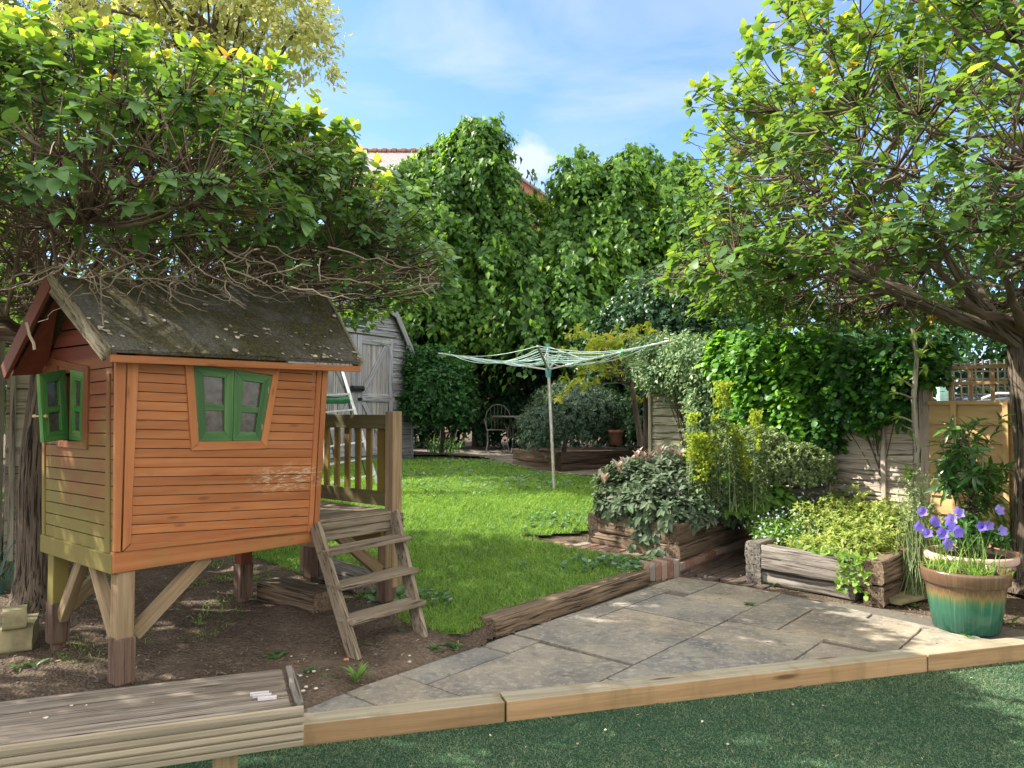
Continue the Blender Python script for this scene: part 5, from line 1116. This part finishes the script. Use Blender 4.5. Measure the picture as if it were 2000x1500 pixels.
litter('bed_litter', 'bark chips on the dark soil around the pots', (2.75, 5, 5.1, 7, lambda x, y: y > 5.0+(3.4-x)*.8), 1500, .03, 'dryleaf', lambda x, y: x*0+.085, 'lance')
litter('turf_litter', 'dry seeds and petals dropped on the artificial turf', (-1.2, 3.4, 2.5, 4.8, lambda x, y: y < edge_y(x)-.03), 90, .013, 'petal', lambda x, y: x*0+.018, 'round')
litter('patio_litter', 'bits of dry leaf lying on the stone patio', (-1, 3.3, 3.7, 6.8, lambda x, y: inpoly(x, y, PATIO)), 160, .016, 'dryleaf', lambda x, y: x*0+.097, 'round')
def pebbles(name, label, pts, smin, smax, mat):
    mb = MB(); ico = []
    for p in pts:
        r = random.uniform(smin, smax); V = []; n = 7
        for j, (q, h) in enumerate(((.55, -.5), (1, 0), (.75, .5), (.25, .7))):
            for k in range(n): a = k*2*math.pi/n; V.append((p[0]+r*q*math.cos(a)*random.uniform(.8, 1.2), p[1]+r*q*math.sin(a)*random.uniform(.8, 1.2), p[2]+r*.7*(h+.2)))
        f = [(j*n+k, j*n+(k+1) % n, (j+1)*n+(k+1) % n, (j+1)*n+k) for j in range(3) for k in range(n)]+[tuple(range(3*n, 4*n))]; mb.add(A(V), f)
    return tag(mb.build(name, M[mat], None, True), label, 'stones', None, 'stuff')
pb = [(x, y, max(float(hl(y))-.01, .1)+.008-.05*float(soft(x, y))) for x, y in zip(RNG.uniform(-3.8, -.1, 700), RNG.uniform(3.3, 6.4, 700)) if soilmask(A([x]), A([y]))[0]]
pebbles('pebbles', 'small grey and buff stones in the bare soil', pb[:420], .004, .013, 'mortar')
pebbles('pale_pebbles', 'pale chalky pebbles near the steps and bench', [onz(px, py, .125) for px, py in ((613, 1312), (587, 1320), (600, 1322), (640, 1310), (655, 1276), (800, 1281), (800, 1293), (741, 1233), (735, 1230), (598, 1342), (592, 1350), (582, 1344), (617, 1345), (620, 1260), (627, 1262), (633, 1261), (569, 1282), (96, 1232), (30, 1300), (47, 1296))], .006, .013, 'petal')
mb = MB(); mb.sleeper(onz(672, 1291, .115), onz(682, 1290, .115), .03, .012, .004, .01); tag(mb.build('brick_chip', M['terra'], None, True), 'small red brick chip beside the left stringer', 'brick chip')

#PART3
# ------------------------------------------------------------------ trees
def bez(a, b, c, m): q = np.linspace(0, 1, m)[:, None]; return (1-q)**2*a+2*q*(1-q)*b+q*q*c
def crown_pts(n, C, a, hu, hd, lo, hi, zmin, ex=2.0, seed=0, amp=.12, dens=None):
    d = rdir(n, zmin); e = 2/ex; rxy = np.sqrt(d[:, 0]**2+d[:, 1]**2)
    z = np.sign(d[:, 2])*np.abs(d[:, 2])**e; r = rxy**e
    k = RNG.uniform(lo, hi, n)*(1+lump(d*1.0+seed, 2.2, amp*2))
    P = np.stack([C[0]+a*r*d[:, 0]/rxy*k, C[1]+a*r*d[:, 1]/rxy*k, C[2]+np.where(z > 0, hu, hd)*z*k], 1); return P, d
def catalpa(name, label, base, forkz, C, a, hu, hd, ntip, nmid, nl2, leafs, mat, twig, tr, seed, zmin=-.25, ex=2.0, k=7, lo=.82, rv=(.45, .22), extra=None, bare=0, lean=(0, 0), tipup=.9, drop=.35, nlimb=9, ln=.45, lowskip=.45, trim=None):
    t = thing(name, label, 'tree', base); base = A(base, float); C = A(C, float); F = A([base[0]+lean[0], base[1]+lean[1], forkz])
    P, d = crown_pts(ntip, C, a, hu, hd, lo, 1.0, zmin, ex, seed)
    if extra is not None: P2, d2 = extra; P = np.vstack([P, P2]); d = np.vstack([d, d2])
    if trim is not None: kk_ = trim(P); P = P[kk_]; d = d[kk_]; ntip = int(kk_[:ntip].sum())
    # trunk
    mb = MB(); m = 22; q = np.linspace(0, 1, m); Pt = base+(F-base)*q[:, None]; Pt[:, 0] += .02*np.sin(q*7+seed); rad = tr*(1.0-.18*q)+tr*.5*np.exp(-q*14)
    mb.tube(Pt, rad, 40, lump=.09); mb.build('trunk', M['bark'], t, True)
    # limbs
    lim = MB(); tw = MB(); nodes = []
    for i in range(nlimb):
        an = i*2*math.pi/nlimb+seed+random.uniform(-.25, .25); L = a*random.uniform(.38, .62); up = random.uniform(.12, .5)*(hu if i % 2 else hu*.55)
        e_ = F+A([math.cos(an)*L, math.sin(an)*L, up]); c = F+A([math.cos(an)*L*.55, math.sin(an)*L*.55, up*.15]); Q = bez(F, c, e_, 9); Q[1:, :] += RNG.normal(0, .02, (8, 3))
        lim.tube(Q, np.linspace(tr*.32, tr*.10, 9), 10, lump=.12); nodes += [(q_, tr*.2) for q_ in Q[3:]]
    NP = A([q_[0] for q_ in nodes])
    def level(targets, r0, r1, sag, seg, sides, mbx):
        nonlocal NP
        new = []
        for p in targets:
            dd = np.linalg.norm(NP-p, axis=1)+.6*np.abs(np.minimum(0, p[2]-NP[:, 2])); s_ = NP[int(np.argmin(dd))]; L = np.linalg.norm(p-s_)
            c = s_+(p-s_)*.6+A([0, 0, -sag*L])+RNG.normal(0, .06, 3)*L; Q = bez(s_, c, p, seg); mbx.tube(Q, np.linspace(r0, r1, seg)*random.uniform(.8, 1.2), sides, cap=False); new += list(Q[seg//2:])
        NP = np.vstack([NP, A(new)])
    P2, _ = crown_pts(nl2, C, a*.62, hu*.62, hd*.62, .8, 1.05, zmin, ex, seed); level(P2, tr*.11, .010, .12, 7, 6, lim)
    P3, _ = crown_pts(nmid, C, a*.84, hu*.84, hd*.84, .8, 1.05, zmin, ex, seed); level(P3, .010, .005, .15, 7, 4, tw)
    tipN = NP.copy(); dirs = []
    for p in P:
        dd = np.linalg.norm(tipN-p, axis=1)+.8*np.maximum(0, tipN[:, 2]-p[2]+.05); s_ = tipN[int(np.argmin(dd))]; L = np.linalg.norm(p-s_)
        c = s_+(p-s_)*.55+A([0, 0, -.22*L])+RNG.normal(0, .05, 3)*L; Q = bez(s_, c, p, 6); tw.tube(Q, np.linspace(.0065, .0032, 6), 3, cap=False); dirs.append(unit(Q[-1]-Q[-2]))
    dirs = A(dirs)*(1-tipup*.4)+A([0, 0, tipup*.5])
    if bare:
        P4, _ = crown_pts(bare, C, a*.9, hu*.3, hd*1.25, .5, 1.1, -.9, 2, seed+3)
        if trim is not None: P4 = P4[(P4[:, 2] > 2.2) & (P4[:, 0]/P4[:, 1] < -.09)]
        for p in P4:
            s_ = NP[RNG.integers(len(NP)//2)] if random.random() < .0 else NP[int(np.argmin(np.linalg.norm(NP-p, axis=1)+RNG.uniform(0, .5, len(NP))))]
            L = np.linalg.norm(p-s_); Q = bez(s_, s_+(p-s_)*.5+RNG.normal(0, .22, 3)*L, p, 6); tw.tube(Q, np.linspace(.006, .002, 6), 3, cap=False)
    lim.build('limbs', M['bark' if twig == 'bark' else twig], t, True); tw.build('twigs', M[twig], t, True)
    lf = MB(); rr = np.clip((P[:, 2]-C[2])/hu, 0, 1)
    low = (P[:, 2] < C[2]+.45*hu) & (RNG.random(len(P)) < lowskip) & (np.arange(len(P)) < ntip)
    shoots(lf, 'heart', P[~low], dirs[~low], k, leafs, drop, .8, rv, .45, .55, up=.9)
    # sparse leaves lower on the twigs
    Pm = P-dirs*RNG.uniform(.1, .35, (len(P), 1)); shoots(lf, 'heart', Pm[RNG.random(len(Pm)) < ln], dirs[:1].repeat(int(0)+1, 0).repeat(1, 0)*0+A([0, 0, 1.]) if False else np.tile(A([0, 0, 1.]), (0, 1)), 0, leafs) if False else None
    sel = (RNG.random(len(P)) < ln) & ~low; shoots(lf, 'heart', Pm[sel], dirs[sel], 4, leafs*.8, drop, .9, (rv[0]-.05, rv[1]), .45, .3, up=.9)
    # pale new growth at the tips, thickened on top to paint in sunlight
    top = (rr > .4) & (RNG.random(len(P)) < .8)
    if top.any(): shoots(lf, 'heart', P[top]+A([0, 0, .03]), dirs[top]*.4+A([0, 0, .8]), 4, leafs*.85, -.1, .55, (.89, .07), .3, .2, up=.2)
    lf.build('leaves', M[mat], t, True); return t
tl = onz(62, 1185, .15)
ep = A([dep(px+random.gauss(0, 14), py+random.gauss(0, 12), random.uniform(3.9, 4.9)) for px, py in [(random.uniform(140, 850), random.uniform(340, 470)) for _ in range(110)]+[(random.uniform(680, 850), random.uniform(430, 520)) for _ in range(40)]]); ed = np.tile(A([.2, -.2, .4]), (len(ep), 1))
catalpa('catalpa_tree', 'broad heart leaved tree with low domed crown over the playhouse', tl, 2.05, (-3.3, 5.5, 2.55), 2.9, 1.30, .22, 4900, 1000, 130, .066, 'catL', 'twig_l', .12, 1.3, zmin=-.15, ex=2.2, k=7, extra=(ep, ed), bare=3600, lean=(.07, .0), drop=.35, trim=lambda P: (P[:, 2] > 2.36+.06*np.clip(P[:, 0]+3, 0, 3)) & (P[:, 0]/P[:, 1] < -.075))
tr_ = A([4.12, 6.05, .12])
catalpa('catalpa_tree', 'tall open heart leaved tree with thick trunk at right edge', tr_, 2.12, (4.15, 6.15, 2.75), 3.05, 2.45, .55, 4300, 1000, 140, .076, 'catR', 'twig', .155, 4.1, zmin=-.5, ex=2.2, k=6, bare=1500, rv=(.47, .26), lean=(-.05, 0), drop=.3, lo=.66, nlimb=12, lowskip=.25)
mb = MB(); hp = dep(1648, 528, 5.9); mb.tube(bez(A([4.05, 6.05, 2.05]), dep(1830, 600, 6.0)+A([0, 0, -.02]), hp, 10), np.linspace(.065, .035, 10), 12, lump=.1); mb.tube(bez(A([4.05, 6.05, 2.0]), dep(1850, 560, 5.6), dep(1800, 380, 5.7), 10), np.linspace(.05, .02, 10), 12, lump=.1)
mb.build('main_limb', M['bark'], [o for o in bpy.data.objects if o.name == 'catalpa_tree.001'][0], True)

def spray_tree(name, label, base, vols, nclu, per, L, size, mat, kind='simple', trunk=.2, rv=(.45, .2), zmin=-.6, amp=.3, sc=.9, cat='tree', inner=0, hang=1.0, group=None, wd=.16, kk=2, bark='bark', outn=.6, twigr=.02, lo=.8):
    t = thing(name, label, cat, base, group); base = A(base, float); P, D = shell(vols, nclu, lo, 1, zmin, amp, sc); n = len(P)
    h = D*A([1, 1, .0]); h = h/(np.linalg.norm(h, axis=1)[:, None]+.3); Lc_ = L*RNG.uniform(.5, 1.3, n)
    q = np.tile((np.arange(per)+.5)/per, n)[:, None]; P0 = np.repeat(P, per, 0); hh = np.repeat(h, per, 0); LL = np.repeat(Lc_, per)[:, None]
    Q = P0+hh*LL*(.75*q-.25*q*q)*(1.1-.5*hang)+A([0, 0, 1.])*LL*(.25*q-hang*q*q*1.0)+RNG.normal(0, 1, (n*per, 3))*wd*(.35+q*.6)*np.clip(LL, .2, 1)
    m = n*per; dr = hh*.8+rdir(m)*.65+A([0, 0, -.75*hang]); N = hh*outn+A([0, 0, .75])+rdir(m)*.4
    cl_ = np.repeat(RNG.normal(0, rv[1]*.6, n), per); R = np.clip(rv[0]+cl_+RNG.normal(0, rv[1], m), 0, 1)
    mb = MB(); leaves(mb, kind, Q, dr, N, size*RNG.uniform(.6, 1.3, m), R)
    if inner:
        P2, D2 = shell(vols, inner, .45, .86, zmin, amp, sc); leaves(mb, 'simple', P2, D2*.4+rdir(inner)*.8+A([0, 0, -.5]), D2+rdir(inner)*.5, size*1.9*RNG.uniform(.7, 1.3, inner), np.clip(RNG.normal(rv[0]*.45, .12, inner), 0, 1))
    mb.build('crown', M[mat], t, True)
    mb = MB(); zt = np.mean([v[0][2] for v in vols]); top = A([np.mean([v[0][0] for v in vols]), np.mean([v[0][1] for v in vols]), zt])
    mb.tube(bez(base-A([0, 0, .1]), base+A([.05, 0, (zt-base[2])*.5]), top, 8), np.linspace(trunk, trunk*.4, 8), 10, lump=.1)
    for i in RNG.choice(n, min(n, 40), replace=False): s_ = base+(top-base)*RNG.uniform(.35, 1); mb.tube(bez(s_, (s_+P[i])/2+A([0, 0, .1]), P[i], 6), np.linspace(trunk*.25, twigr*.3, 6), 5, cap=False)
    mb.build('trunk', M[bark], t, True); return t
def lobes(vols, n, rmin, rmax, seed=0):
    P, D = shell(vols, n, .95, 1.05, -.5, .1, 1); return vols+[(p, (q, q, q*random.uniform(.9, 1.5))) for p, q in zip(P, RNG.uniform(rmin, rmax, n))]
def lobes_gap(v): return [q for q in v if not (abs(q[0][0]-.38) < .55+q[1][0]*.6 and q[0][2] > 5.0-q[1][2]) or q[1][0] > .75]
def lower(v): return [(A([c[0], c[1], c[2]-.50]), q) for c, q in lobes_gap(v)]
V3 = lambda px, py, d, rx, ry, rz: (dep(px, py, d), (rx, ry, rz))
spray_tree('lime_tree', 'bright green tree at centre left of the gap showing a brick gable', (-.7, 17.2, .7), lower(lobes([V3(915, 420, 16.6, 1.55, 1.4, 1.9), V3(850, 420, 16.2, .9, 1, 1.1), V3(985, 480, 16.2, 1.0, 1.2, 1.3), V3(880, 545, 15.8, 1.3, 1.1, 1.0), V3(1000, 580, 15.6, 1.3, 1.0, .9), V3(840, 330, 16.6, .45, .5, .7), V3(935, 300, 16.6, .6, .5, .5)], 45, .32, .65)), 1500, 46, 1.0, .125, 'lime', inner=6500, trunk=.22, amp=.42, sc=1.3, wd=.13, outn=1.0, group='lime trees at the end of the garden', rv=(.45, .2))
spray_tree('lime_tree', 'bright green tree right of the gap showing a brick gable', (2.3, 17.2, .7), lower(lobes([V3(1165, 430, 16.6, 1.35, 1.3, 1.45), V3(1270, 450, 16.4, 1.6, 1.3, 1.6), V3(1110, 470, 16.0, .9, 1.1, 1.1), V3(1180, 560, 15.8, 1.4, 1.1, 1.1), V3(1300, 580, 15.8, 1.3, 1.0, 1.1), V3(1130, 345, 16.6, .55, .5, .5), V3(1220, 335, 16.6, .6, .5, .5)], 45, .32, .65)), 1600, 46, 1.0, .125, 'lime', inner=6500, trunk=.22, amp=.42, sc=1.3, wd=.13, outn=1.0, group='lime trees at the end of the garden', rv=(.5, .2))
# dark hedge at the end of the garden
def vrow(pts, rx, ry, rz): return [(A([x, y, z]), (rx, ry, rz)) for x, y, z in pts]
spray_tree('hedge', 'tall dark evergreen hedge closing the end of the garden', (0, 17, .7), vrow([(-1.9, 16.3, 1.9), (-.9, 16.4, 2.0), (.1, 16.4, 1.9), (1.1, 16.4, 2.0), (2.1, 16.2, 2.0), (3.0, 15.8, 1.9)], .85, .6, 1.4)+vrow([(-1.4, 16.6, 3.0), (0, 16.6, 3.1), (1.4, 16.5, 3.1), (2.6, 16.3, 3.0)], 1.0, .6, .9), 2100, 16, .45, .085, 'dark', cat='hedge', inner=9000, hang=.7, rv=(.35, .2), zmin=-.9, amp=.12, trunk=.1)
spray_tree('holly_bush', 'dark glossy bush in the corner behind the yellow sapling', (2.3, 13.4, .6), [V3(1255, 690, 13.2, 1.0, .7, 1.3), V3(1320, 640, 12.6, .9, .7, 1.0), V3(1200, 720, 13.6, .7, .6, 1.0), V3(1290, 800, 12.0, .55, .5, .8)], 1300, 14, .35, .075, 'dark', cat='bush', inner=4200, hang=.6, rv=(.5, .2), zmin=-.8, amp=.2, trunk=.08)
spray_tree('laurel_bush', 'rounded dark green bush beside the barn shed', onh(862, 885), [V3(858, 765, 14.0, .56, .5, .62), V3(845, 720, 14.2, .5, .45, .40), V3(880, 800, 13.9, .40, .4, .42), V3(828, 790, 14.0, .35, .4, .5)], 800, 12, .22, .075, 'midgreen', cat='bush', inner=2000, hang=-.1, rv=(.22, .17), zmin=-.8, amp=.15, sc=2, trunk=.05)
spray_tree('ceanothus', 'low grey green spreading shrub in the far sleeper bed', dep(1100, 880, 12.3), [V3(1110, 820, 12.3, .75, .6, .50), V3(1060, 840, 12.1, .42, .45, .38), V3(1165, 810, 12.5, .6, .5, .45), V3(1120, 780, 12.6, .6, .5, .35)], 1200, 12, .22, .05, 'grey', cat='shrub', inner=2600, hang=.3, rv=(.42, .2), zmin=-.8, amp=.15, sc=2, trunk=.04, kind='narrow')
# yellow sapling leaning beside the bed
yb = dep(1252, 872, 11.0); yt = thing('yellow_sapling', 'young tree with bright yellow green leaves and slim trunk behind the airer', 'tree', yb)
mb = MB(); mb.tube(bez(yb, dep(1240, 790, 11.0), dep(1226, 700, 11.0), 10), np.linspace(.045, .03, 10), 10, lump=.1); tp_ = dep(1226, 700, 11.0)
YP = [(random.gauss(1200, 42), random.gauss(690, 26)) for _ in range(70)]+[(1100, 765), (1115, 755), (1130, 750), (1092, 770), (1180, 660), (1160, 665), (1270, 640), (1285, 650), (1250, 650), (1255, 770), (1270, 775), (1240, 750), (1150, 700), (1140, 715), (1125, 730), (1160, 740), (1110, 735), (1275, 700)]
YP = A([dep(x, y, random.uniform(10.5, 11.5)) for x, y in YP if 1085 < x < 1300 and 630 < y < 780])
for p in YP[::2]: s_ = dep(1226+random.uniform(-2, 8), random.uniform(700, 760), 11.0); mb.tube(bez(s_, (s_+p)/2+A([0, 0, .08]), p, 6), np.linspace(.010, .003, 6), 4, cap=False)
mb.build('trunk', M['bark'], yt, True); mb = MB(); shoots(mb, 'oval', np.repeat(YP, 2, 0)+RNG.normal(0, .06, (len(YP)*2, 3)), rdir(len(YP)*2, -.2)*A([1, 1, .4]), 8, .085, .45, .8, (.5, .25)); mb.build('crown', M['acer'], yt, True)
# golden tree behind the left crown, and greenery beyond the left fence
spray_tree('golden_tree', 'tall tree with golden cream leaves rising behind the left crown', (-4.6, 12.5, .6), [V3(470, 30, 12, 1.3, 1.2, 1.2), V3(330, -20, 12, 1.5, 1.2, 1.2), V3(590, 110, 12, .55, .7, .6), V3(560, 20, 12, .6, .7, .6), V3(150, -40, 12.5, 1.5, 1, 1.3), V3(400, 200, 12.3, 1.1, 1, 1.2)], 700, 22, .5, .11, 'gold', inner=300, hang=.5, rv=(.5, .2), trunk=.2, kind='oval', wd=.22)
spray_tree('pale_tree', 'pale green tree beyond the left fence seen through the twigs', (-6, 11.5, .5), [(A([-7.6, 15.5, 2.6]), (2.2, 1.2, 2.2)), (A([-5.2, 17.5, 2.8]), (2.0, 1.0, 2.4)), (A([-9.8, 12.4, 2.6]), (2.2, 1.2, 2.4)), (A([-3.4, 18.3, 3.0]), (1.2, .8, 1.6)), (A([-7.3, 9.6, 2.9]), (1.6, 1.1, 2.0)), (A([-6.9, 7.7, 2.4]), (1.2, .9, 1.7))], 1300, 18, .5, .12, 'fresh', inner=5500, hang=.5, rv=(.3, .22), trunk=.15)
spray_tree('fir_tree', 'blue green conifer at the top left corner above the leaves', (-9.6, 14.2, .5), [(A([-9.6, 14.2, 7.8]), (1.5, 1.0, 1.9)), (A([-8.2, 14.6, 8.3]), (.9, .6, 1.5))], 600, 18, .5, .09, 'grey', inner=1500, hang=.3, rv=(.4, .2), trunk=.18, kind='narrow')
# neighbour hedge to the right
spray_tree('hedge', 'leafy hedge on the neighbouring side beyond the right fence', (8, 14.5, .3), vrow([(4.6, 14.2, 2.0), (6.2, 14.4, 2.1), (8.0, 14.2, 2.0), (9.8, 13.8, 2.1), (11.8, 13.2, 2.2), (14, 12.5, 2.2)], 1.3, .7, 1.9)+vrow([(9.5, 14.6, 4.4), (11.6, 14.2, 4.8), (7.4, 15, 3.6), (13.6, 13.6, 4.6)], 1.4, .8, 1.5), 1700, 16, .5, .10, 'midgreen', cat='hedge', inner=7000, hang=.6, rv=(.25, .18), zmin=-.9, amp=.15, trunk=.1)
spray_tree('garden_shrub', 'sunlit small leaved shrub by the far grey trellis', (8.6, 11.6, .3), [(A([8.9, 11.7, 2.5]), (.9, .5, .8)), (A([9.6, 11.6, 1.9]), (.7, .5, .9)), (A([7.9, 11.8, 2.9]), (.7, .4, .4))], 420, 12, .3, .07, 'fresh', cat='shrub', inner=500, hang=.4, rv=(.3, .2), trunk=.04)
# climbers on the fence
def F3(s_, z, o=0.): p = fA+fd*s_+A([fd[1], -fd[0]])*0; n = A([-fd[1], fd[0]]); n = n if np.dot(n, -fA) > 0 else -n; p = p+n*o; return A([p[0], p[1], z])
spray_tree('clematis', 'pale small leaved climber heaped over the far end of the fence', F3(2.9, .3), [(F3(3.0, 2.05, .05), (.42, .40, .42)), (F3(2.55, 2.0, .1), (.36, .38, .40)), (F3(2.2, 1.72, .15), (.26, .24, .42)), (F3(3.35, 2.15, 0), (.30, .32, .30)), (F3(2.35, 1.45, .16), (.20, .2, .34))], 1050, 12, .20, .045, 'pale', cat='climber', inner=1200, hang=.4, rv=(.45, .25), zmin=-.9, amp=.3, sc=2.6, trunk=.02, kind='oval', wd=.22)
spray_tree('ivy', 'bright green ivy bulging over the middle of the fence', F3(1.3, .3), [(F3(1.95, 2.05, .05), (.34, .28, .34)), (F3(1.5, 2.0, .06), (.38, .30, .40)), (F3(1.0, 1.92, .05), (.38, .28, .40)), (F3(1.6, 1.6, .08), (.30, .20, .38)), (F3(1.1, 1.5, .06), (.24, .16, .38)), (F3(1.9, 1.55, .08), (.20, .18, .30))], 1250, 11, .22, .062, 'ivy', cat='climber', inner=1800, hang=.7, rv=(.58, .24), zmin=-.9, amp=.28, sc=2.6, trunk=.012, kind='round', wd=.18)
spray_tree('ivy', 'darker glossy ivy hanging at the right end of the waney fence', F3(.3, .3), [(F3(.62, 1.88, .06), (.32, .24, .34)), (F3(.25, 1.85, .06), (.26, .22, .34)), (F3(.5, 1.55, .07), (.26, .14, .22)), (F3(.85, 1.45, .07), (.20, .13, .30)), (F3(-.05, 1.98, .1), (.24, .22, .22)), (F3(.15, 1.6, .12), (.18, .14, .2))], 900, 11, .2, .058, 'ivy', cat='climber', inner=1100, hang=.7, rv=(.25, .2), zmin=-.9, amp=.3, sc=2.6, trunk=.012, kind='round', wd=.18)
# slender stems against the honey coloured fence
sb = dep(1797, 1010, 6.55); tt_ = thing('slender_tree', 'slim pale stemmed young tree in front of the fence post', 'tree', sb)
mb = MB(); Q = A([dep(x, y, 6.55) for x, y in ((1800, 1015), (1796, 960), (1790, 920), (1793, 880), (1787, 830), (1785, 770), (1790, 700), (1782, 640))]); mb.tube(Q, np.linspace(.034, .018, 8), 10, lump=.12)
for a, b in (((1786, 826), (1752, 812)), ((1788, 845), (1765, 832)), ((1785, 780), (1745, 765)), ((1790, 700), (1830, 650)), ((1786, 760), (1760, 740)), ((1792, 905), (1775, 915))): mb.tube([dep(*a, 6.55), dep((a[0]+b[0])/2, (a[1]+b[1])/2-2, 6.5), dep(*b, 6.45)], [.010, .008, .004], 5)
mb.build('trunk', M['bark_pale'], tt_, True)
mb = MB(); P = A([dep(*p, 6.5) for p in ((1775, 918), (1770, 930), (1780, 925), (1752, 812), (1745, 765), (1762, 740), (1800, 690), (1830, 650), (1815, 670), (1790, 650), (1778, 935), (1805, 720))]); shoots(mb, 'oval', P, rdir(len(P), 0), 7, .06, .3, .8, (.7, .2)); mb.build('leaves', M['fresh'], tt_, True)
# bay like shrub in the pale pot
by = thing('bay_shrub', 'upright glossy leaved shrub growing in the wide pale pot', 'shrub', p2+A([0, 0, .36]))
ms = MB(); PP = []; DD = []; ax = [p2+A([0, 0, .36]), dep(1905, 960, 5.75), dep(1895, 900, 5.8), dep(1880, 830, 5.8)]
for k_ in range(34):
    s_ = A(ax[0])+(A(ax[3])-A(ax[0]))*random.uniform(.15, 1); px, py = random.choice([(random.gauss(1885, 30), random.uniform(815, 860)), (random.gauss(1900, 45), random.uniform(880, 1000)), (random.gauss(1890, 38), random.uniform(900, 960)), (random.gauss(1850, 22), random.uniform(830, 960)), (random.gauss(1930, 15), random.uniform(880, 960))])
    e_ = dep(px, py, random.uniform(5.55, 6.0)); ms.tube(bez(s_, (s_+e_)/2-A([0, 0, .03]), e_, 5), np.linspace(.007, .003, 5), 4, cap=False); PP.append(e_); DD.append(unit(e_-s_)+A([0, 0, .25])); m_ = (s_+e_*2)/3; PP.append(m_); DD.append(unit(e_-s_))
ms.tube(ax, [.014, .012, .009, .005], 8); ms.build('stem', M['twig'], by, True); mb = MB(); shoots(mb, 'lance', A(PP), A(DD), 8, .12, .2, .85, (.45, .22), .3, .5); M['bay'] = leafmat('glossy_bay_leaf', [(0, (.03, .09, .03)), (.6, (.06, .16, .035)), (1, (.20, .34, .06))], .35, .28, spec=.55); mb.build('leaves', M['bay'], by, True)
bush('pot_filler', 'low mixed foliage around the base of the bay shrub', 'plant', p2+A([0, 0, .36]), [(p2+A([0, 0, .46]), (.26, .24, .16)), (p2+A([-.12, -.1, .52]), (.16, .14, .16))], 240, 'oval', .045, 'midgreen', 6, stemn=20, zmin=-.1, rv=(.6, .25))
bush('dry_flower_spikes', 'pale seed spikes rising behind the violet bellflowers', 'plant', A([3.05, 5.9, .12]), [(A([3.12, 5.95, .85]), (.20, .16, .32))], 260, 'oval', .018, 'hebe', 5, stemn=60, zmin=-1, lo=.1, rv=(.7, .25), ground=.12, twig='hebe', stemr=.0035)
# dry hanging roots and twigs below the left crown
for pts in (((196, 535), (199, 610), (204, 655), (221, 700)), ((52, 630), (58, 655), (66, 670), (68, 683))):
    d_ = 3.95; mb = MB(); mb.tube([dep(x, y, d_) for x, y in pts], .0045 if pts[0][0] == 196 else .008, 5); mb.build('dead_twig', M['barge'], [o for o in bpy.data.objects if o.name == 'catalpa_tree'][0], True)
mb = MB()
for _ in range(190):
    px, py = random.uniform(60, 860), random.uniform(470, 560); d_ = random.uniform(3.6, 4.8) if px < 640 else random.uniform(4.4, 5.4); dx = random.uniform(-170, 170); a_ = dep(px, py, d_); c_ = dep(min(px+dx, 850), py+random.uniform(15, 75 if px < 500 else 45), d_+random.uniform(-.2, .2)); m_ = (a_+c_)/2+A([random.uniform(-.05, .05), 0, random.uniform(-.09, .02)])
    mb.tube(bez(a_, m_, c_, 8)+RNG.normal(0, .006, (8, 3)), np.linspace(random.uniform(.0025, .006), .0014, 8), 4, cap=False)
M['palewig'] = wood('pale_dry_twig', (.20, .15, .11), (.34, .27, .20), (.50, .43, .34), 4, 60, .3, .85, .5)
mb.build('dry_twigs', M['palewig'], [o for o in bpy.data.objects if o.name == 'catalpa_tree'][0], True)
def intuft(x, y): return soilmask(x, y) & (A([mnoise.noise((a*2.3, b*2.3, 4.)) for a, b in zip(x, y)]) > .12) & ~inpoly(x, y, [(-1.9, 3.2), (0, 3.2), (0, 4.6), (-.9, 5.0), (-1.9, 4.4)])
grassblades('soil_grass', 14000, lambda x, y: np.maximum(hl(y)-.01, .1)+.0, intuft, (-4.5, -.2, 4.3, 7.6), .05, .005, 'grass', 1.0, clump=.4, label='thin straggly grass in the soil under the playhouse')
